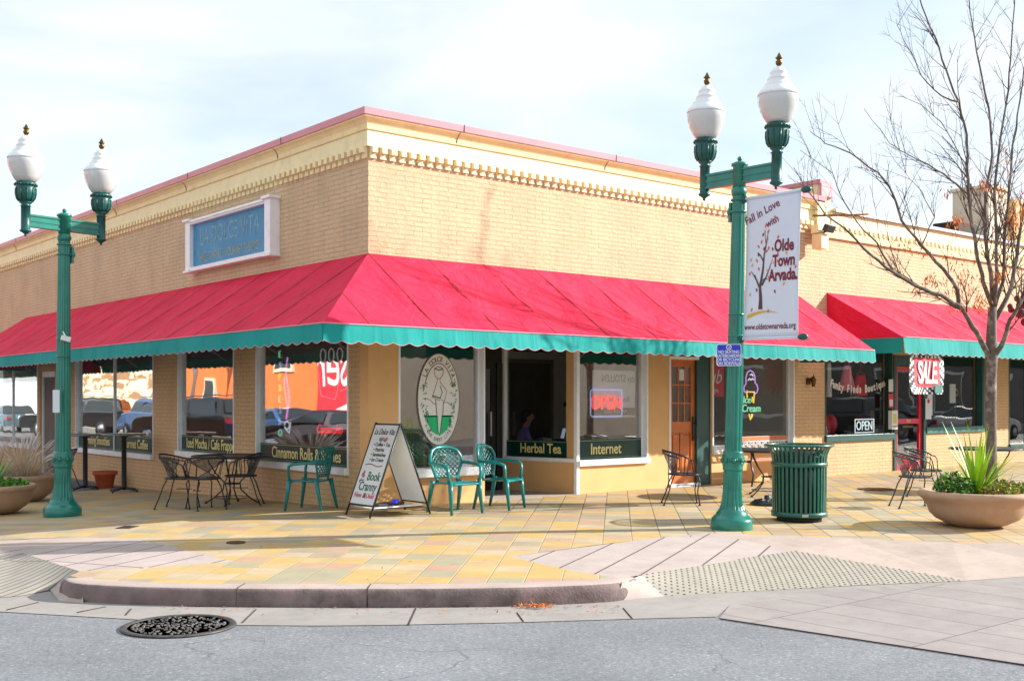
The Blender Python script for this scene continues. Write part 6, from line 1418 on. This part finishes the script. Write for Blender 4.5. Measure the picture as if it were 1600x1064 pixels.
# ------------------------------------------------------------------ inside the cafe: reader at a table
def person(loc, rz, label, shirt):
    me = bpy.data.meshes.new('person'); 
    J = {'pel': (0, 0, .47, .15), 'sp': (.0, 0, .62, .14), 'ch': (.05, 0, .82, .17), 'nk0': (.07, 0, .96, .085), 'nk': (.09, 0, 1.03, .055), 'h0': (.12, 0, 1.10, .075), 'h1': (.125, 0, 1.17, .098), 'h2': (.115, 0, 1.24, .088), 'h3': (.11, 0, 1.285, .05)}
    E_ = [('pel', 'sp'), ('sp', 'ch'), ('ch', 'nk0'), ('nk0', 'nk'), ('nk', 'h0'), ('h0', 'h1'), ('h1', 'h2'), ('h2', 'h3')]
    J['nose'] = (.235, 0, 1.165, .014); E_.append(('h1', 'nose'))
    for s, n in ((1, 'l'), (-1, 'r')):
        J['sh' + n] = (.05, s * .19, .90, .065); J['el' + n] = (.16, s * .25, .66, .047); J['wr' + n] = (.38, s * .14, .76, .03); J['pa' + n] = (.45, s * .12, .775, .034)
        E_ += [('ch', 'sh' + n), ('sh' + n, 'el' + n), ('el' + n, 'wr' + n), ('wr' + n, 'pa' + n)]
        for k in range(4): 
            J['f%d%s' % (k, n)] = (.50, s * (.09 + k * .02), .78, .010); J['g%d%s' % (k, n)] = (.535 - .006 * abs(k - 1.5), s * (.087 + k * .022), .765, .008); E_ += [('pa' + n, 'f%d%s' % (k, n)), ('f%d%s' % (k, n), 'g%d%s' % (k, n))]
        J['t' + n] = (.465, s * .075, .775, .010); E_.append(('pa' + n, 't' + n))
        J['hp' + n] = (.04, s * .10, .47, .10); J['kn' + n] = (.45, s * .13, .48, .07); J['an' + n] = (.42, s * .13, .09, .045); J['to' + n] = (.58, s * .14, .04, .035)
        E_ += [('pel', 'hp' + n), ('hp' + n, 'kn' + n), ('kn' + n, 'an' + n), ('an' + n, 'to' + n)]
        J['ear' + n] = (.11, s * .098, 1.165, .02); E_.append(('h1', 'ear' + n))
    names = list(J); me.from_pydata([J[n][:3] for n in names], [(names.index(a), names.index(b)) for a, b in E_], [])
    o = bpy.data.objects.new('person', me); COL.objects.link(o)
    sk = o.modifiers.new('s', 'SKIN'); ss = o.modifiers.new('u', 'SUBSURF'); ss.levels = 2; ss.render_levels = 2
    for i, n in enumerate(names): me.skin_vertices[0].data[i].radius = (J[n][3], J[n][3])
    me.skin_vertices[0].data[names.index('pel')].use_root = True
    bpy.context.view_layer.update()
    m2 = bpy.data.meshes.new_from_object(o.evaluated_get(bpy.context.evaluated_depsgraph_get())); o.modifiers.clear(); o.data = m2
    for m_ in (shirt, 'skin', 'jeans', 'shoe'): m2.materials.append(M[m_])
    for p in m2.polygons:
        c = p.center; p.use_smooth = True
        p.material_index = 1 if (c.z > 1.0 or (c.x > .37 and c.z > .70)) else (3 if c.z < .09 else (2 if c.z < .5 else 0))
    o.location = loc; o.rotation_euler = (0, 0, rz); tag(o, label, 'person')
    hb = MB(); hb.ball((.085, 0, 1.225), .118, 16, 0, .98, .92, .9); hb.ball((.05, 0, 1.16), .095, 12, 0, .8, 1.0, 1.0); h_ = hb.build('hair', M['hair'], o)
    eb = MB(); [eb.ball((.213, s * .033, 1.19), .011, 8, 0) for s in (1, -1)]; eb.build('eyes', M['ink'], o)
    return o
M['screen_glow'] = emis('added_screen_glow', (.35, .42, .55), .35)  # glow added on the laptop to brighten the reader
M['skin'] = mat('skin', lin(205, 155, 125), .5, var=.03); M['jeans'] = mat('jeans', (.03, .05, .12), .8); M['shoe'] = mat('shoe', (.03, .03, .03), .6); M['hair'] = mat('dark_hair', (.018, .012, .01), .6, var=.3, scale=40)
M['purple'] = mat('purple_sweater', (.26, .18, .62), .8, var=.15)
pp = person((5.05, 2.75, 0), aR + .15, 'seated person in a purple sweater reading at a laptop inside the cafe', 'purple')
rd = Matrix.Rotation(aR + .15, 3, 'Z')
def inl(v): return Vector((5.05, 2.75, 0)) + rd @ Vector(v)
it = empty('cafe_table', inl((.62, 0, 0)), 0, 'small dark cafe table in front of the seated reader', 'table')
mb = MB(); mb.lathe([(.01, .715), (.36, .715), (.365, .73), (.36, .745), (.01, .745)], 28); mb.build('table_top', M['dark'], it); mb = MB(); mb.lathe([(.25, 0), (.25, .02), (.04, .05), (.035, .7)], 20); mb.build('pedestal', M['black'], it)
mb = MB(); mb.obox((0, 0, .01), (.24, .34, .018)); mb.obox((.17, 0, .12), (.012, .34, .23), Euler((0, .25, 0)).to_matrix()); mb.obox((.161, 0, .125), (.004, .31, .19), Euler((0, .25, 0)).to_matrix(), 1); o = mb.build('laptop', [M['blackmat'], M['screen_glow']]); o.location = inl((.62, 0, .747)); o.rotation_euler = (0, 0, aR + .15); tag(o, 'black open laptop on the cafe table in front of the reader', 'laptop')
mb = MB(); mb.obox((0, 0, .004), (.2, .28, .006)); mb.obox((.03, .03, .02), (.12, .1, .03)); o = mb.build('napkins', M['paper']); o.location = inl((.44, -.22, .747)); tag(o, 'crumpled white napkins beside the laptop', 'napkins')
ic = copy_tree(c0); ic.location = inl((-.02, 0, 0)); ic.rotation_euler = (0, 0, aR + .15); tag(ic, 'black iron chair the reader sits on inside the cafe'); 
mb = MB(); mb.box(4.4, 5.5, 4.15, 4.55, 0, .92); mb.box(4.35, 5.55, 4.1, 4.56, .92, .96, 1); thing(mb, 'counter', [M['white'], M['dark']], 'pale service counter behind the reader', 'counter')
mb = MB(); mb.box(5.05, 5.5, 4.55, 4.595, 1.35, 1.95, 0); mb.box(5.08, 5.47, 4.545, 4.5495, 1.55, 1.9, 1); thing(mb, 'wall_poster', [M['paper'], M['royal']], 'dim blue and white poster on the wall behind the reader', 'poster')
mb = MB(); mb.box(6.35, 7.3, 4.5, 4.56, 2.48, 2.66); mb.box(6.4, 7.25, 4.49, 4.499, 2.53, 2.61, 1); thing(mb, 'air_vent', [M['dark'], M['grey']], 'long grey vent on the wall above the inner doorway', 'vent')
mb = MB(); mb.box(7.7, 7.86, 4.57, 4.598, 1.28, 1.5, 0); mb.ball((7.78, 4.565, 1.4), .05, 8, 1, sy=.2); thing(mb, 'wall_clock', [M['whitesign'], M['ink']], 'small white square dial on the wall right of the inner doorway', 'dial')
for i, (x, y, lab) in enumerate([(4.6, 1.3, 'ceiling lamp'), ]): pass

# ------------------------------------------------------------------ across the streets (seen reflected in the shop windows)
def bldg(name, label, x0, x1, y0, y1, h, m, trim='cream', feat=None):
    r = empty(name, ((x0 + x1) / 2, (y0 + y1) / 2, -.9), 0, label, 'building'); c = r.location
    mb = MB(); mb.box(x0 - c.x, x1 - c.x, y0 - c.y, y1 - c.y, 0, h + .9); mb.build('wall', M[m], r)
    mb = MB(); mb.box(x0 - c.x - .1, x1 - c.x + .1, y0 - c.y - .1, y1 - c.y + .1, h + .901, h + 1.15); mb.build('parapet', M[trim], r)
    return r, c
r1, c_ = bldg('orange_brick_building', 'orange brick building across the left street, reflected in the shop windows', -27, -17, 24, 47.5, 8.5, 'orange')
def rw(root, c, x, y0, y1, z0, z1, fr='stucco_wall', side='E'):
    mb = MB()
    if side == 'E': mb.box(x - c.x, x + .10 - c.x, y0 - c.y, y1 - c.y, z0 - c.z, z1 - c.z)
    else: mb.box(y0 - c.x, y1 - c.x, x - c.y, x + .10 - c.y, z0 - c.z, z1 - c.z)
    f = mb.build('window', M[fr], root); mb = MB(); g = .16
    if side == 'E': mb.box(x + .101 - c.x, x + .11 - c.x, y0 + g - c.y, y1 - g - c.y, z0 + g - c.z, z1 - g - c.z)
    else: mb.box(y0 + g - c.x, y1 - g - c.x, x + .101 - c.y, x + .11 - c.y, z0 + g - c.z, z1 - g - c.z)
    mb.build('pane', M['carglass'], f)
for y0, y1, z0, z1 in ((42.0, 43.6, .2, 2.6), (36.2, 37.6, 4.2, 6.2), (33.9, 35.2, 2.8, 4.0), (39.2, 40.4, 5, 6.4)): rw(r1, c_, -17, y0, y1, z0, z1)
r2, c2_ = bldg('peeling_painted_building', 'brown and cream peeling wall across the left street, reflected in the far left windows', -29, -17.3, 48.5, 63.5, 11, 'peel')
r3, c3_ = bldg('low_white_building', 'low white building far down the left street, seen only as a reflection', -30, -17.3, 66, 95, 2.6, 'white', 'white')
r4, c4_ = bldg('beige_building', 'long beige stucco building across the right street, reflected in the front windows', 3, 33.0, -34, -22.5, 5.6, 'stucco_wall')
for x0, x1, z0, z1 in ((13.6, 14.9, 1.6, 3.3),): rw(r4, c4_, -22.5, x0, x1, z0, z1, 'stucco_wall', 'N')
r5, c5_ = bldg('dark_brick_building', 'dark brick building across the right street, reflected in the boutique windows', 33.5, 70, -36, -22.3, 7.5, 'dbrick' if 'dbrick' in M else 'dark', 'stucco_wall')
for k in range(5): rw(r5, c5_, -22.3, 36 + k * 6, 39.5 + k * 6, .6, 3.2, 'white', 'N')
bs = empty('billboard', (-16.4, 25.0, .2), 0, 'red beer billboard with white script across the left street, mirrored in the corner window', 'billboard')
mb = MB(); mb.box(-.1, .1, -5.3, 5.3, 0, 4.8); bo = mb.build('board', M['redp'], bs)
mb = MB(); mrt = Matrix(((0, 0, 1), (1, 0, 0), (0, 1, 0)))
addtext(mb, 'Budweiser', (.11, .2, 2.75), mrt, 2.9, 0, shear=.25, xs=.80, bold=.02, extr=.01)
mb.prism([(y, -.0 + .0) for y in (-5.2, 5.2)] + [(5.2 * math.cos(a), .5 + 1.2 * math.sin(a)) for a in [R_(i * 10) for i in range(19)]], lambda u, v, d: (d, u, v - .45), .101, .108, 0)
addtext(mb, 'Great American Lager', (.12, .6, .35), mrt, 1.1, 1, xs=.86, extr=.005); mb.build('lettering', [M['whitesign'], M['grey']], bs)
mb = MB(); mb.tube([(0, 0, 0), (0, 0, 9)], [.12, .08], 10); o = mb.build('utility_pole', M['metal']); o.location = (-14.6, 39.4, -.9); tag(o, 'grey pole across the left street, mirrored in the Iced Mocha window', 'pole')

M['car_dark'] = mat('dark_plum_paint', (.035, .015, .03), .2, var=0, coat=1, metal=.3); M['car_blue'] = mat('blue_paint', (.05, .13, .32), .2, var=0, coat=1, metal=.3); M['car_black'] = mat('black_paint', (.012, .014, .018), .2, var=0, coat=1); M['car_white'] = mat('white_car_paint', (.7, .7, .7), .2, var=0, coat=1); M['car_teal'] = mat('slate_paint', (.07, .15, .2), .2, var=0, coat=1)
M['lightlens'] = mat('head_lens', (.7, .7, .7), .1, var=0); M['tail'] = mat('tail_lens', (.5, .01, .01), .2, var=0)
def car(loc, rz, paint, kind, label):
    r = empty('parked_car', loc, rz, label, 'car', 'cars parked across the street, mirrored in the windows')
    if kind == 'sedan': L_, W_, H_ = 4.6, 1.78, 1.43; prof = [(-2.3, .35), (-2.32, .75), (-2.2, .95), (-1.6, 1.0), (-1.0, 1.38), (-.4, 1.43), (.2, 1.42), (.95, 1.02), (2.0, .82), (2.28, .65), (2.3, .35)]; gl = [(-1.45, .99), (-.95, 1.34), (.18, 1.37), (.82, 1.0)]
    else: L_, W_, H_ = 4.8, 1.9, 1.8; prof = [(-2.38, .45), (-2.4, 1.1), (-2.3, 1.2), (-2.05, 1.74), (-1.6, 1.8), (.3, 1.8), (.6, 1.72), (1.15, 1.18), (2.1, 1.08), (2.36, .9), (2.38, .45)]; gl = [(-2.1, 1.18), (-1.9, 1.66), (.45, 1.68), (.98, 1.16)]
    mb = MB(); k = len(prof); belt = 1.0 if kind == 'sedan' else 1.18
    def wid(z): return W_ / 2 * (1 if z <= belt else 1 - .22 * (z - belt) / (H_ - belt))
    vs = []
    for s in (-1, -.92, .92, 1):
        for x, z in prof: vs.append((x * (1 if abs(s) < 1 else .985), math.copysign(wid(z), s) * abs(s) if abs(s) < 1 else s * wid(z), z if abs(s) < 1 else z - .03 * (z > .5)))
    fs = [(a * k + j, a * k + (j + 1) % k, (a + 1) * k + (j + 1) % k, (a + 1) * k + j) for a in range(3) for j in range(k)] + [tuple(range(k)), tuple(range(3 * k, 4 * k))]
    mb.add(vs, fs, 0, False); mb.build('body', M[paint], r, bevel=.04)
    mb = MB(); g = gl
    for s in (-1, 1):
        for a, b in ((0, .48), (.52, 1.0)):
            lo = (g[0][0] + (g[3][0] - g[0][0]) * a, g[0][0] + (g[3][0] - g[0][0]) * b); hi = (g[1][0] + (g[2][0] - g[1][0]) * a, g[1][0] + (g[2][0] - g[1][0]) * b)
            zl, zh = g[0][1] + .03, g[1][1] - .02
            mb.add([(lo[0] + .05, s * (wid(zl) + .008), zl), (lo[1] - .02, s * (wid(zl) + .008), zl), (hi[1] - .02, s * (wid(zh) + .008), zh), (hi[0] + .02, s * (wid(zh) + .008), zh)], [(0, 1, 2, 3)])
    xa, za, xb, zb_ = (.24, 1.40, .93, 1.04) if kind == 'sedan' else (.62, 1.70, 1.14, 1.2)
    mb.add([(xa, -.6, za + .015), (xa, .6, za + .015), (xb + .02, .75, zb_ + .03), (xb + .02, -.75, zb_ + .03)], [(0, 1, 2, 3)])
    xa, za, xb, zb_ = (-1.02, 1.38, -1.58, 1.01) if kind == 'sedan' else (-2.08, 1.7, -2.3, 1.24)
    mb.add([(xa - .02, -.6, za), (xa - .02, .6, za), (xb - .02, .75, zb_ + .02), (xb - .02, -.75, zb_ + .02)], [(0, 1, 2, 3)])
    mb.build('windows', M['carglass'], r)
    for x in (-1.4, 1.4):
        for s in (-1, 1):
            R = .33 if kind == 'sedan' else .38
            mb = MB(); mb.lathe([(R * .62, -.1), (R * .95, -.1), (R, -.07), (R, .07), (R * .95, .1), (R * .62, .1)], 24); mb.v = [(x + a, s * (W_ / 2 - .08) + c, R + b) for a, b, c in mb.v]; wo = mb.build('wheel', M['tyre'], r)
            mb = MB(); mb.lathe([(.02, .102), (R * .6, .102), (R * .62, .08)], 20); mb.v = [(x + a, s * (W_ / 2 - .08 + abs(c) * 1.0), R + b) for a, b, c in mb.v]; mb.build('rim', M['rim'], wo)
    for s in (-1, 1):
        zc = .68 if kind == 'sedan' else .9
        mb = MB(); mb.box(2.18, 2.33 if kind == 'sedan' else 2.4, s * .55, s * .82, zc - .07, zc + .07); mb.build('headlight', M['lightlens'], r); mb = MB(); mb.box(-2.36 if kind == 'sedan' else -2.43, -2.25, s * .6, s * .83, zc, zc + .16); mb.build('taillight', M['tail'], r)
    if kind == 'suv':
        mb = MB(); [mb.tube([(-1.8, s * .62, 1.86), (.2, s * .62, 1.86)], .02, 6) for s in (-1, 1)]; mb.build('roof_rack', M['black'], r)
    return r
car((-9.2, 17.5, -.235), R_(38), 'car_dark', 'sedan', 'dark plum sedan across the left street, mirrored in the Cinnamon Rolls window')
car((-11.5, 24.5, -.235), R_(90), 'car_blue', 'sedan', 'blue sedan behind the plum one, mirrored in the Cinnamon Rolls window')
car((-9.0, 26.5, -.235), R_(70), 'car_black', 'suv', 'black suv across the left street, mirrored in the Iced Mocha window')
car((-10.5, 33.5, -.235), R_(90), 'car_blue', 'suv', 'blue suv across the left street, mirrored in the Iced Mocha window')
car((-9.5, 41, -.235), R_(35), 'car_black', 'suv', 'dark grey suv mirrored in the Gourmet Coffee window')
car((-9.0, 50, -.235), R_(90), 'car_teal', 'sedan', 'slate blue sedan mirrored in the Smoothies window')
car((33.5, -13.2, -.235), R_(0), 'car_black', 'suv', 'black suv across the right street, mirrored in the left boutique window')
car((39.5, -15.8, -.235), R_(180), 'car_blue', 'sedan', 'blue sedan across the right street, mirrored in the boutique window')
car((38.3, -11.2, -.235), R_(0), 'car_white', 'sedan', 'white sedan across the right street, mirrored in the right boutique window')
# overhead wire at the left
mb = MB(); pts = [Vector((4.0, 60, 8.2)).lerp(Vector((-30, 38, 9.5)), i / 12) + Vector((0, 0, -1.2 * math.sin(math.pi * i / 12))) for i in range(13)]
mb.tube(pts, .02, 4); o = mb.build('overhead_cable', M['black']); tag(o, 'thin overhead cable behind the left lamp post', 'cable')
